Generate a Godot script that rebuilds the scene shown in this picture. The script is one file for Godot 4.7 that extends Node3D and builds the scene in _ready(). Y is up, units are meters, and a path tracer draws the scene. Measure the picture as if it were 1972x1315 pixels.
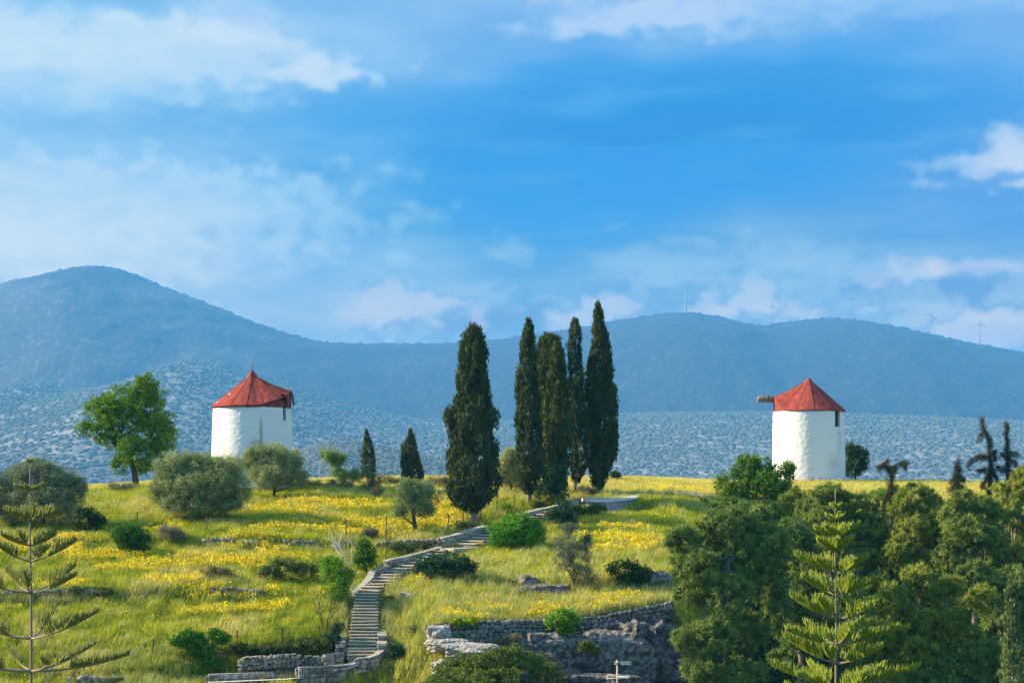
extends Node3D
# A hill with two old windmills, cypresses and a stone stairway, seen from a roof across a small ravine.
# The eye is the origin: y is the height above the eye, the view runs along -z.

const F := 3728.0          # focal length in pixels of a 1972 pixel wide picture
const HORIZON := 940.0
const TAU2 := PI * 2.0

var rng := RandomNumberGenerator.new()
var rough := FastNoiseLite.new()
var broad := FastNoiseLite.new()
var fine := FastNoiseLite.new()
var wisp := FastNoiseLite.new()
var used := {}
var M := {}
var clumps := {}
var stones := []
var stair := []            # centre line of the stairway: Vector4(x, height, z, half width)
var path := []
var dips := []             # hollows: Vector4(x, depth, z, radius)

# ------------------------------------------------------------------ names and metas
func numbered(called: String) -> String:
	var n: int = used.get(called, 0)
	used[called] = n + 1
	return called if n == 0 else "%s_%03d" % [called, n]

func tag(o: Node, label: String, category: String, group := "") -> void:
	o.set_meta("label", label)
	o.set_meta("category", category)
	if group != "":
		o.set_meta("group", group)

func thing(called: String, label: String, category: String, at := Vector3.ZERO, group := "") -> Node3D:
	var o := Node3D.new()
	o.name = numbered(called)
	add_child(o)
	o.position = at
	o.set_meta("kind", "thing")
	tag(o, label, category, group)
	return o

func put(called: String, mesh: Mesh, material: Material, parent: Node = null, at := Transform3D()) -> MeshInstance3D:
	var o := MeshInstance3D.new()
	o.name = numbered(called) if parent == null else called
	o.mesh = mesh
	o.material_override = material
	o.transform = at
	if parent == null:
		add_child(o)
	else:
		parent.add_child(o, true)
	return o

func setting(o: Node, kind := "structure") -> void:
	o.set_meta("kind", kind)

# ------------------------------------------------------------------ materials
func mat(called: String, c: Color, roughness := 0.9, tinted := false, through := 0.0) -> StandardMaterial3D:
	var m := StandardMaterial3D.new()
	m.resource_name = called
	m.albedo_color = c.linear_to_srgb()
	m.roughness = roughness
	m.metallic_specular = 0.3
	m.vertex_color_use_as_albedo = tinted
	if through > 0.0:
		m.backlight_enabled = true
		m.backlight = Color(through, through, through).linear_to_srgb()
	M[called] = m
	return m

func grain(m: StandardMaterial3D, a: Color, b: Color, tile: float, freq := 0.02, seed_ := 3, bump := 0.0, octaves := 5, stops := PackedFloat32Array([0.3, 0.7])) -> void:
	var n := FastNoiseLite.new()
	n.seed = seed_
	n.frequency = freq
	n.fractal_octaves = octaves
	n.noise_type = FastNoiseLite.TYPE_SIMPLEX_SMOOTH
	var t := NoiseTexture2D.new()
	t.width = 512
	t.height = 512
	t.seamless = true
	t.noise = n
	var g := Gradient.new()
	g.offsets = stops
	g.colors = PackedColorArray([a.linear_to_srgb(), b.linear_to_srgb()])
	t.color_ramp = g
	m.albedo_texture = t
	m.uv1_triplanar = true
	m.uv1_world_triplanar = true
	m.uv1_scale = Vector3.ONE / tile
	if bump > 0.0:
		var h := NoiseTexture2D.new()
		h.width = 512
		h.height = 512
		h.seamless = true
		h.noise = n
		m.heightmap_enabled = true
		m.heightmap_texture = h
		m.heightmap_scale = bump

# ------------------------------------------------------------------ shapes
func st_new() -> SurfaceTool:
	var st := SurfaceTool.new()
	st.begin(Mesh.PRIMITIVE_TRIANGLES)
	return st

func tri(st: SurfaceTool, a: Vector3, b: Vector3, c: Vector3) -> void:
	st.add_vertex(a)
	st.add_vertex(c)
	st.add_vertex(b)

func quad(st: SurfaceTool, a: Vector3, b: Vector3, c: Vector3, d: Vector3) -> void:
	tri(st, a, b, c)
	tri(st, a, c, d)

func done(st: SurfaceTool) -> ArrayMesh:
	st.generate_normals()
	return st.commit()

func flat(st: SurfaceTool) -> SurfaceTool:
	st.set_smooth_group(-1)
	return st

# a box with its own axes: centre, half sizes along ax, ay, az
func obox(st: SurfaceTool, c: Vector3, ax: Vector3, ay: Vector3, az: Vector3) -> void:
	st.set_smooth_group(-1)
	var p := func(i: int, j: int, k: int) -> Vector3: return c + ax * i + ay * j + az * k
	quad(st, p.call(-1, -1, 1), p.call(1, -1, 1), p.call(1, 1, 1), p.call(-1, 1, 1))
	quad(st, p.call(1, -1, -1), p.call(-1, -1, -1), p.call(-1, 1, -1), p.call(1, 1, -1))
	quad(st, p.call(1, -1, 1), p.call(1, -1, -1), p.call(1, 1, -1), p.call(1, 1, 1))
	quad(st, p.call(-1, -1, -1), p.call(-1, -1, 1), p.call(-1, 1, 1), p.call(-1, 1, -1))
	quad(st, p.call(-1, 1, 1), p.call(1, 1, 1), p.call(1, 1, -1), p.call(-1, 1, -1))
	quad(st, p.call(-1, -1, -1), p.call(1, -1, -1), p.call(1, -1, 1), p.call(-1, -1, 1))

func tube(st: SurfaceTool, pts: Array, radii: Array, sides := 6, caps := true) -> void:
	var rings := []
	var up := Vector3(0.13, 0.2, 0.97).normalized()
	for i in pts.size():
		var a: Vector3 = pts[maxi(i - 1, 0)]
		var b: Vector3 = pts[mini(i + 1, pts.size() - 1)]
		var t := (b - a).normalized()
		if absf(t.dot(up)) > 0.95:
			up = Vector3(0.97, 0.1, 0.2).normalized()
		var s := t.cross(up).normalized()
		up = s.cross(t).normalized()
		var ring := PackedVector3Array()
		for k in sides:
			var w := TAU2 * k / sides
			ring.append(pts[i] + (s * cos(w) + up * sin(w)) * float(radii[mini(i, radii.size() - 1)]))
		rings.append(ring)
	for i in rings.size() - 1:
		for k in sides:
			var k2 := (k + 1) % sides
			quad(st, rings[i][k], rings[i + 1][k], rings[i + 1][k2], rings[i][k2])
	if caps:
		for k in range(1, sides - 1):
			tri(st, rings[0][0], rings[0][k], rings[0][k + 1])
			var e = rings[-1]
			tri(st, e[0], e[k + 1], e[k])

# a stone: a rounded cube with uneven corners, 48 triangles
func stone_mesh(seed_: int, square := 6.0) -> ArrayMesh:
	var r := RandomNumberGenerator.new()
	r.seed = seed_
	var off := {}
	var at := func(p: Vector3) -> Vector3:
		if not off.has(p):
			off[p] = Vector3(r.randf_range(-1, 1), r.randf_range(-1, 1), r.randf_range(-1, 1)) * 0.11
		var l := pow(pow(absf(p.x), square) + pow(absf(p.y), square) + pow(absf(p.z), square), 1.0 / square)
		return (p / l + off[p]) * 0.5
	var st := st_new()
	st.set_smooth_group(-1)
	for f in 6:
		var n := [Vector3.RIGHT, Vector3.LEFT, Vector3.UP, Vector3.DOWN, Vector3.BACK, Vector3.FORWARD][f] as Vector3
		var u := Vector3(n.y, n.z, n.x)
		var v := n.cross(u)
		for i in [-1, 0]:
			for j in [-1, 0]:
				quad(st, at.call(n + u * i + v * j), at.call(n + u * (i + 1) + v * j), at.call(n + u * (i + 1) + v * (j + 1)), at.call(n + u * i + v * (j + 1)))
	return done(st)

# a boulder: a displaced ball
func boulder_mesh(seed_: int, amp := 0.35, cols := 28, rows := 16, freq := 1.1) -> ArrayMesh:
	var n := FastNoiseLite.new()
	n.seed = seed_
	n.frequency = freq
	n.fractal_octaves = 4
	n.noise_type = FastNoiseLite.TYPE_CELLULAR
	n.cellular_return_type = FastNoiseLite.RETURN_DISTANCE2_SUB
	var s := FastNoiseLite.new()
	s.seed = seed_ + 7
	s.frequency = 0.8
	var pts := []
	for j in rows + 1:
		for i in cols:
			var a := TAU2 * i / cols
			var b := PI * j / rows
			var d := Vector3(sin(b) * cos(a), cos(b), sin(b) * sin(a))
			var l := maxf(absf(d.x), maxf(absf(d.y), absf(d.z)))
			d = d.lerp(d / l, 0.45)
			d *= 1.0 + amp * (n.get_noise_3dv(d) + 0.4) * 0.8 + amp * s.get_noise_3dv(d)
			pts.append(d)
	var st := st_new()
	flat(st)
	for j in rows:
		for i in cols:
			var i2 := (i + 1) % cols
			quad(st, pts[j * cols + i], pts[j * cols + i2], pts[(j + 1) * cols + i2], pts[(j + 1) * cols + i])
	return done(st)

# ------------------------------------------------------------------ leaves
func rand_dir() -> Vector3:
	var z := rng.randf_range(-1, 1)
	var a := rng.randf() * TAU2
	var r := sqrt(1 - z * z)
	return Vector3(r * cos(a), z, r * sin(a))

func leaf(st: SurfaceTool, p: Vector3, d: Vector3, n: Vector3, length: float, width: float) -> void:
	var s := d.cross(n).normalized() * width * 0.5
	tri(st, p, p + d * length * 0.45 + s, p + d * length)
	tri(st, p, p + d * length, p + d * length * 0.45 - s)

func leaf_clump(n: int, length: float, width: float, upward := 0.0) -> ArrayMesh:
	var st := st_new()
	flat(st)
	for i in n:
		var d := (rand_dir() + Vector3.UP * upward).normalized()
		var p := rand_dir() * pow(rng.randf(), 0.4) * (1.0 - length * 0.6)
		leaf(st, p, (d + p * 0.8).normalized(), rand_dir(), length * rng.randf_range(0.7, 1.2), width * rng.randf_range(0.7, 1.2))
	return done(st)

func needle_clump(n: int, width: float) -> ArrayMesh:
	var st := st_new()
	flat(st)
	for i in n:
		var d := (rand_dir() + Vector3.UP * 0.35).normalized()
		var s := d.cross(rand_dir()).normalized() * width
		var p := rand_dir() * 0.28
		var l := rng.randf_range(0.5, 0.95)
		tri(st, p - s, p + s, p + d * l)
	return done(st)

func flame_clump(n: int) -> ArrayMesh:
	var st := st_new()
	flat(st)
	for i in n:
		var a := rng.randf() * TAU2
		var r := sqrt(rng.randf()) * 0.42
		var p := Vector3(cos(a) * r, rng.randf_range(-0.9, 0.35), sin(a) * r)
		var d := Vector3(cos(a) * r * 0.7, 1.0, sin(a) * r * 0.7) + rand_dir() * 0.35
		leaf(st, p, d.normalized(), rand_dir(), rng.randf_range(0.4, 0.75), rng.randf_range(0.16, 0.28))
	return done(st)

func grass_clump(n: int, spread: float, width: float, lean: float) -> ArrayMesh:
	var st := st_new()
	flat(st)
	for i in n:
		var a := rng.randf() * TAU2
		var r := sqrt(rng.randf()) * spread
		var p := Vector3(cos(a) * r, -0.08, sin(a) * r)
		var h := rng.randf_range(0.55, 1.1)
		var b := rng.randf() * TAU2
		var d := Vector3(cos(b), 0, sin(b))
		var s := Vector3(-d.z, 0, d.x) * width
		var m := p + Vector3(0, h * 0.6, 0) + d * lean * 0.25 * h
		var t := p + Vector3(0, h, 0) + d * lean * h
		tri(st, p - s, p + s, m + s * 0.7)
		tri(st, p - s, m + s * 0.7, m - s * 0.7)
		tri(st, m - s * 0.7, m + s * 0.7, t)
	return done(st)

func flower_clump(n: int) -> ArrayMesh:
	var st := st_new()
	flat(st)
	for i in n:
		var a := rng.randf() * TAU2
		var r := sqrt(rng.randf())
		var p := Vector3(cos(a) * r, rng.randf_range(0.55, 1.15), sin(a) * r)
		var u := (rand_dir() + Vector3(0, 0, 0)).normalized()
		var nrm := (Vector3(-0.2, 0.7, 0.5) + rand_dir() * 0.6).normalized()
		u = (u - nrm * u.dot(nrm)).normalized()
		var v := nrm.cross(u)
		var e := rng.randf_range(0.11, 0.2)
		quad(st, p - u * e, p - v * e, p + u * e, p + v * e)
	return done(st)

# many copies of one clump mesh as one crown
func swarm(called: String, parent: Node, mesh: Mesh, material: Material, xf: Array, tint: Array) -> MultiMeshInstance3D:
	var mm := MultiMesh.new()
	mm.transform_format = MultiMesh.TRANSFORM_3D
	mm.use_colors = true
	mm.mesh = mesh
	mm.instance_count = xf.size()
	for i in xf.size():
		mm.set_instance_transform(i, xf[i])
		mm.set_instance_color(i, tint[i])
	var o := MultiMeshInstance3D.new()
	o.multimesh = mm
	o.material_override = material
	if parent == null:
		o.name = numbered(called)
		add_child(o)
	else:
		o.name = called
		parent.add_child(o, true)
	return o

func turned(scale: float) -> Basis:
	return Basis.from_euler(Vector3(rng.randf() * TAU2, rng.randf() * TAU2, rng.randf() * TAU2)).scaled(Vector3.ONE * scale)

# ------------------------------------------------------------------ places
func P(px: float, py: float, d: float) -> Vector3:
	return Vector3((px - 986.0) / F * d, (HORIZON - py) / F * d, -d)

# The lie of the land: along sight lines that fan out over the hill, (distance, drop) pairs with the same meaning from line to line
# (foot of the ravine, lower wall foot and top, second terrace, third terrace, plateau, far brink).
var fan := [-700.0, 0.0, 300.0, 600.0, 760.0, 850.0, 1050.0, 1290.0, 1400.0, 1600.0, 2700.0]
var lie := [
	[30, 3052, 60, 2000, 95, 1490, 104, 1350, 107.8, 1310, 108.2, 1290, 112, 1225, 117.8, 1162, 118.2, 1138, 122, 1105, 128.3, 1052, 128.7, 1045, 134, 1008, 141, 975, 150, 950, 160, 944, 185, 943],
	[30, 3052, 60, 2000, 95, 1490, 104, 1350, 107.8, 1310, 108.2, 1290, 112, 1225, 117.8, 1162, 118.2, 1138, 122, 1105, 128.3, 1052, 128.7, 1045, 134, 1008, 141, 975, 150, 950, 160, 944, 185, 943],
	[30, 3052, 60, 2000, 95, 1490, 104, 1345, 107.8, 1308, 108.2, 1285, 112, 1220, 117.8, 1160, 118.2, 1138, 122, 1105, 128.3, 1055, 128.7, 1038, 134, 1003, 141, 965, 150, 940, 160, 934, 185, 932],
	[30, 3052, 60, 2000, 95, 1560, 104, 1460, 106.9, 1385, 108.2, 1266, 112, 1215, 117.8, 1150, 118.2, 1140, 122, 1103, 128.3, 1060, 128.7, 1040, 134, 1005, 141, 968, 150, 938, 160, 926, 185, 924],
	[30, 3052, 60, 2000, 95, 1540, 104, 1440, 107.4, 1365, 108.9, 1285, 112, 1225, 117.8, 1148, 118.2, 1143, 122, 1112, 128.3, 1062, 128.7, 1058, 134, 1015, 141, 975, 150, 945, 160, 922, 185, 918],
	[30, 3052, 60, 2000, 95, 1500, 104, 1345, 107.5, 1262, 108, 1200, 112, 1165, 117.5, 1120, 118, 1115, 122, 1093, 129, 1050, 129.4, 1045, 134, 1017, 141, 980, 150, 948, 160, 923, 185, 920],
	[30, 3052, 60, 2000, 95, 1620, 106, 1420, 109.3, 1330, 110, 1195, 113, 1165, 116, 1140, 116.6, 1120, 121, 1095, 127, 1055, 127.4, 1050, 136, 1005, 143, 975, 152, 942, 162, 924, 185, 922],
	[30, 3052, 60, 2000, 95, 1650, 106, 1450, 111.3, 1350, 112, 1162, 114.5, 1148, 117.5, 1132, 118.1, 1105, 122, 1085, 127, 1050, 127.4, 1045, 136, 1003, 143, 975, 152, 948, 162, 925, 185, 922],
	[30, 3052, 60, 2000, 95, 1600, 104, 1480, 110, 1390, 112, 1360, 116, 1290, 120, 1230, 122, 1200, 126, 1150, 131, 1085, 132, 1075, 138, 1020, 146, 975, 155, 948, 164, 930, 185, 926],
	[30, 3052, 60, 2000, 95, 1600, 104, 1500, 110, 1420, 112, 1395, 118, 1330, 124, 1240, 126, 1215, 130, 1165, 136, 1095, 137, 1080, 142, 1030, 150, 980, 159, 945, 168, 929, 185, 926],
	[30, 3052, 60, 2000, 95, 1600, 104, 1500, 110, 1420, 112, 1395, 118, 1330, 124, 1240, 126, 1215, 130, 1165, 136, 1095, 137, 1080, 142, 1030, 150, 980, 159, 945, 168, 935, 185, 932],
]

func raw_h(x: float, z: float) -> float:
	var d := maxf(-z, 30.0)
	var u := clampf(x / maxf(d, 60.0) * F + 986.0, -699.0, 2699.0)
	var c := 0
	while u > fan[c + 1]:
		c += 1
	var t: float = (u - fan[c]) / (fan[c + 1] - fan[c])
	var a: Array = lie[c]
	var b: Array = lie[c + 1]
	var d0 := 30.0
	var h0 := (HORIZON - 3052.0) / F * 30.0
	if d <= d0:
		return h0
	for k in range(1, 17):
		var d1 := lerpf(a[k * 2], b[k * 2], t)
		var h1 := lerpf((HORIZON - a[k * 2 + 1]) / F * a[k * 2], (HORIZON - b[k * 2 + 1]) / F * b[k * 2], t)
		if d <= d1:
			return lerpf(h0, h1, (d - d0) / (d1 - d0))
		d0 = d1
		h0 = h1
	return h0

func along(line: Array, x: float, z: float) -> Vector3:   # (distance beside the line, its height, its half width)
	var best := Vector3(99, 0, 1)
	for i in line.size() - 1:
		var a: Vector4 = line[i]
		var b: Vector4 = line[i + 1]
		var e := Vector2(b.x - a.x, b.z - a.z)
		var q := Vector2(x - a.x, z - a.z)
		var t := clampf(q.dot(e) / e.length_squared(), 0, 1)
		var s := (q - e * t).length()
		if s < best.x:
			best = Vector3(s, lerpf(a.y, b.y, t), lerpf(a.w, b.w, t))
	return best

func ground_h(x: float, z: float) -> float:
	var h := raw_h(x, z)
	var d := -z
	h += broad.get_noise_2d(x, z) * 0.22 + rough.get_noise_2d(x * 1.3, z * 1.3) * 0.07
	if d > 190.0:
		h = lerpf(h, -46.0, smoothstep(190.0, 330.0, d))
	var side := absf(x)
	if side > 75.0:
		h = lerpf(h, -46.0, smoothstep(75.0, 200.0, side) * smoothstep(20.0, 60.0, d))
	var u := x / maxf(d, 30.0) * F + 986.0
	var before := u > 566.0 and u < 765.0 and d < (lerpf(107.35, 108.3, clampf((u - 574.0) / 110.0, 0, 1)) if u < 684.0 else lerpf(108.3, 109.9, clampf((u - 684.0) / 57.0, 0, 1)))
	if not before and d > 106.0 and d < 146.0 and x > -20.0 and x < 8.0:
		for line in [stair, path]:
			var s := along(line, x, z)
			if s.x < s.z + 2.4:
				h = lerpf(s.y - 0.34, minf(h, s.y + 0.9), smoothstep(s.z + 0.8, s.z + 2.4, s.x))
	for q in dips:
		var r: float = Vector2(x - q.x, z - q.z).length() / q.w
		if r < 1.0:
			h -= q.y * (1.0 - smoothstep(0.45, 1.0, r))
	return h

func hit(px: float, py: float) -> Vector3:      # where that sight line meets the hill
	var d := 96.0
	while d < 186.0:
		var x := (px - 986.0) / F * d
		if HORIZON - ground_h(x, -d) * F / d <= py:
			break
		d += 0.2
	var gx := (px - 986.0) / F * d
	return Vector3(gx, ground_h(gx, -d), -d)

func on_ground(px: float, d: float) -> Vector3:
	var x := (px - 986.0) / F * d
	return Vector3(x, ground_h(x, -d), -d)

# ------------------------------------------------------------------ sky
func fbm(x: float, y: float) -> float:
	return wisp.get_noise_2d(x, y) * 0.5 + 0.5

# broad colours of the clouded air round the view, every 250 / 3728 radian across and 85 / 3728 up from the horizon
var air := [
	[[95, 178, 245], [95, 180, 245], [105, 182, 242], [138, 194, 247], [150, 197, 247], [152, 200, 250], [150, 200, 250], [140, 195, 250], [135, 190, 248]],
	[[172, 218, 251], [188, 223, 252], [184, 220, 251], [132, 192, 246], [104, 178, 241], [122, 186, 243], [112, 182, 242], [98, 175, 242], [122, 185, 245]],
	[[178, 221, 252], [160, 212, 250], [142, 202, 248], [108, 185, 244], [66, 165, 238], [56, 163, 238], [60, 164, 238], [78, 170, 240], [105, 178, 242]],
	[[138, 199, 248], [122, 192, 246], [104, 185, 244], [78, 172, 240], [52, 160, 236], [40, 157, 235], [36, 154, 233], [56, 159, 236], [85, 168, 238]],
	[[162, 211, 250], [150, 206, 249], [100, 182, 243], [72, 170, 240], [46, 159, 235], [30, 153, 232], [46, 157, 233], [82, 167, 238], [120, 180, 240]],
	[[182, 219, 252], [174, 215, 251], [146, 203, 248], [88, 178, 240], [56, 162, 235], [76, 169, 238], [88, 172, 238], [80, 168, 237], [80, 166, 238]],
	[[186, 220, 252], [166, 212, 250], [152, 204, 248], [130, 195, 245], [92, 178, 240], [104, 183, 240], [122, 189, 240], [100, 178, 238], [104, 178, 240]],
	[[184, 217, 249], [164, 209, 249], [148, 201, 247], [130, 193, 243], [112, 185, 240], [108, 183, 240], [132, 193, 243], [140, 195, 243], [140, 192, 243]],
	[[180, 215, 248], [165, 209, 248], [150, 202, 246], [136, 196, 244], [126, 190, 242], [126, 190, 242], [140, 196, 243], [150, 198, 244], [150, 196, 244]],
]

func air_at(x: float, y: float) -> Color:
	var u := clampf(x / 250.0, -0.5, 8.5)
	var v := clampf(y / 85.0, -0.5, 8.5)
	var i := floori(u)
	var j := floori(v)
	var c := Vector3.ZERO
	var wu := spline(u - i)
	var wv := spline(v - j)
	for m in 4:
		var row: Array = air[clampi(j + m - 1, 0, 8)]
		for n in 4:
			var q: Array = row[clampi(i + n - 1, 0, 8)]
			c += Vector3(q[0], q[1], q[2]) * (wu[n] * wv[m])
	return Color(c.x / 255.0, c.y / 255.0, c.z / 255.0)

func spline(t: float) -> Array:
	var k := 1.0 - t
	return [k * k * k / 6.0, (3 * t * t * t - 6 * t * t + 4) / 6.0, (3 * k * k * k - 6 * k * k + 4) / 6.0, t * t * t / 6.0]

var puffs := [   # small bright clouds: place, radii, colour, strength
	[160, 150, 430, 70, Color(0.82, 0.92, 1.0), 0.28],
	[200, 430, 460, 90, Color(0.77, 0.90, 1.0), 0.40],
	[60, 520, 300, 90, Color(0.80, 0.91, 1.0), 0.35],
	[1700, 20, 420, 50, Color(0.66, 0.82, 1.0), 0.40],
	[1800, 576, 150, 26, Color(0.36, 0.64, 0.90), 0.75],
	[880, 616, 120, 30, Color(0.42, 0.68, 0.92), 0.6],
	[1755, 536, 62, 17, Color(0.84, 0.87, 0.98), 0.75],
	[1890, 528, 90, 12, Color(0.78, 0.84, 0.98), 0.6],
	[1480, 604, 80, 15, Color(0.82, 0.86, 0.98), 0.7],
	[1900, 622, 160, 22, Color(0.76, 0.84, 0.98), 0.6],
	[715, 606, 62, 15, Color(0.78, 0.87, 0.99), 0.6],
	[910, 606, 22, 22, Color(0.80, 0.86, 0.98), 0.5],
	[395, 92, 150, 26, Color(0.90, 0.95, 1.0), 0.36],
	[330, 74, 110, 16, Color(0.88, 0.95, 1.0), 0.28],
	[615, 160, 80, 24, Color(0.88, 0.94, 1.0), 0.48],
	[500, 150, 180, 40, Color(0.78, 0.89, 1.0), 0.35],
	[495, 191, 34, 10, Color(0.82, 0.91, 1.0), 0.40],
	[375, 216, 34, 12, Color(0.76, 0.89, 1.0), 0.30],
	[450, 50, 70, 50, Color(0.76, 0.88, 1.0), 0.40],
	[60, 110, 220, 50, Color(0.82, 0.92, 1.0), 0.40],
	[1225, 50, 150, 34, Color(0.78, 0.87, 1.0), 0.55],
	[1160, 70, 130, 18, Color(0.72, 0.85, 0.99), 0.55],
	[1340, 52, 150, 32, Color(0.70, 0.84, 0.98), 0.55],
	[1420, 88, 110, 14, Color(0.62, 0.80, 0.97), 0.40],
	[1950, 320, 80, 48, Color(0.90, 0.92, 1.0), 0.58],
	[1880, 338, 120, 30, Color(0.78, 0.87, 0.99), 0.60],
	[110, 356, 330, 22, Color(0.72, 0.87, 0.99), 0.35],
	[380, 372, 200, 26, Color(0.66, 0.84, 0.99), 0.30],
	[985, 484, 50, 20, Color(0.70, 0.85, 0.98), 0.35],
	[1500, 520, 130, 44, Color(0.58, 0.79, 0.96), 0.60],
	[1240, 510, 120, 40, Color(0.56, 0.78, 0.96), 0.50],
]

func sky_at(az: float, el: float) -> Color:
	var X := az * 3728.0 + 986.0
	var Y := 940.0 - el * 3728.0
	var e := maxf(el, 0.0)
	# clear air: pale at the horizon, deep azure some degrees up
	var c := Color(0.62, 0.82, 0.97)
	c = c.lerp(Color(0.20, 0.64, 0.93), smoothstep(0.02, 0.2, e))
	c = c.lerp(Color(0.24, 0.56, 0.90), smoothstep(0.4, 1.4, e))
	var near := 1.0 - smoothstep(0.28, 0.55, absf(az))
	near *= 1.0 - smoothstep(0.255, 0.42, e)
	# broken cloud over the rest of the sky
	var far := 1.0 - near
	if far > 0.0 and e > 0.0:
		var k := 1.0 / (sin(e) + 0.12)
		var q := Vector2(sin(az), cos(az)) * cos(e) * k
		var n := fbm(q.x * 90.0 + 40.0, q.y * 90.0)
		var thick := smoothstep(0.40, 0.70, n)
		var high := smoothstep(0.30, 0.42, e)
		c = c.lerp(Color(0.97, 0.98, 1.0), thick * (0.25 + 0.65 * high) * far)
		c = c.lerp(Color(0.80, 0.90, 1.0), 0.42 * far * high)
	if near > 0.0:
		var wx := (fbm(X * 0.10, Y * 0.30) - 0.5) * 260.0
		var wy := (fbm(X * 0.13 + 500.0, Y * 0.36 + 90.0) - 0.5) * 110.0
		var a := air_at(X + wx, Y + wy)
		var streak := fbm(X * 0.22 + Y * 0.05, Y * 0.9 + 700.0) - 0.5
		a = a.lerp(Color(0.78, 0.89, 1.0) if streak > 0.0 else Color(0.18, 0.60, 0.92), clampf(absf(streak) * 0.55, 0.0, 0.2))
		c = c.lerp(a, near)
		var px := (fbm(X * 0.9 + 90.0, Y * 1.3) - 0.5)
		var py := (fbm(X * 0.8 + 390.0, Y * 1.6 + 77.0) - 0.5)
		var wz := (fbm(X * 2.6 + 30.0, Y * 4.0 + 7.0) - 0.5)
		for b in puffs:
			var dx: float = (X + wx * 0.2 + px * b[2] * 1.9 - b[0]) / b[2]
			var dy: float = (Y + wy * 0.12 + py * b[3] * 2.6 + wz * b[3] * 0.5 - b[1]) / b[3]
			var r := dx * dx + dy * dy * (1.0 if dy < 0.0 else 1.6)
			if r < 2.3:
				c = c.lerp(b[4], smoothstep(2.3, 0.0, r) * b[5] * near)
		# torn cumulus edges low above the hills
		var band := smoothstep(470.0, 550.0, Y) * (1.0 - smoothstep(690.0, 730.0, Y)) * smoothstep(600.0, 740.0, X)
		if band > 0.0:
			var n2 := fbm(X * 0.24 + 300.0, Y * 0.55 + 50.0) + 0.24 * (fbm(X * 1.5, Y * 2.2) - 0.5)
			c = c.lerp(Color(0.58, 0.79, 0.96), smoothstep(0.44, 0.56, n2) * 0.62 * band * near)
			var n3 := fbm(X * 0.24 - 160.0, Y * 0.6 + 410.0) + 0.26 * (fbm(X * 1.6 + 70.0, Y * 2.2) - 0.5)
			var low := smoothstep(500.0, 580.0, Y)
			c = c.lerp(Color(0.74, 0.84, 0.98), smoothstep(0.50, 0.60, n3) * 0.55 * band * near * low)
			c = c.lerp(Color(0.40, 0.69, 0.93), smoothstep(0.53, 0.50, n3) * smoothstep(0.42, 0.48, n3) * 0.5 * band * near * low)
	return c.lerp(through_air(c, e), near)

# the hazy air of the valley stands before the sky: what is behind it is deeper in colour
func through_air(c: Color, e: float) -> Color:
	var t := maxf(exp(-0.00012 * minf(856.0 / maxf(sin(e), 0.02), 16000.0)), 0.3)
	var l := c.srgb_to_linear()
	var o := Color((l.r - (1 - t) * 0.08) / (1.27 * t), (l.g - (1 - t) * 0.52) / (1.27 * t), (l.b - (1 - t) * 1.06) / (1.27 * t))
	return o.clamp(Color(0, 0.02, 0.1), Color(1, 1, 1)).linear_to_srgb()

const SKY_TURN := 0.5

func make_sky() -> ImageTexture:
	var small := Image.create(512, 256, false, Image.FORMAT_RGB8)
	for y in 256:
		var el := (0.5 - (y + 0.5) / 256.0) * PI
		for x in 512:
			var az := ((x + 0.5) / 512.0 - 0.5) * TAU2
			small.set_pixel(x, y, sky_at(az, el) if el > -0.02 else Color(0.42, 0.47, 0.42))
	small.resize(4096, 2048, Image.INTERPOLATE_CUBIC)
	for y in range(820, 1030):
		var el := (0.5 - (y + 0.5) / 2048.0) * PI
		if el < 0.0:
			continue
		for x in range(1640, 2456):
			var az := ((x + 0.5) / 4096.0 - 0.5) * TAU2
			small.set_pixel(x, y, sky_at(az, el))
	return ImageTexture.create_from_image(small)

# ------------------------------------------------------------------ the hills far behind
func ridge_at(line: Array, u: float) -> float:
	for i in line.size() - 1:
		if u <= line[i + 1].x:
			var t: float = clampf((u - line[i].x) / (line[i + 1].x - line[i].x), 0, 1)
			var p0: float = line[maxi(i - 1, 0)].y
			var p3: float = line[mini(i + 2, line.size() - 1)].y
			var lin := lerpf(line[i].y, line[i + 1].y, t)
			return lerpf(lin, cubic_interpolate(line[i].y, line[i + 1].y, p0, p3, t), 0.7)
	return line[-1].y

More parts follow.
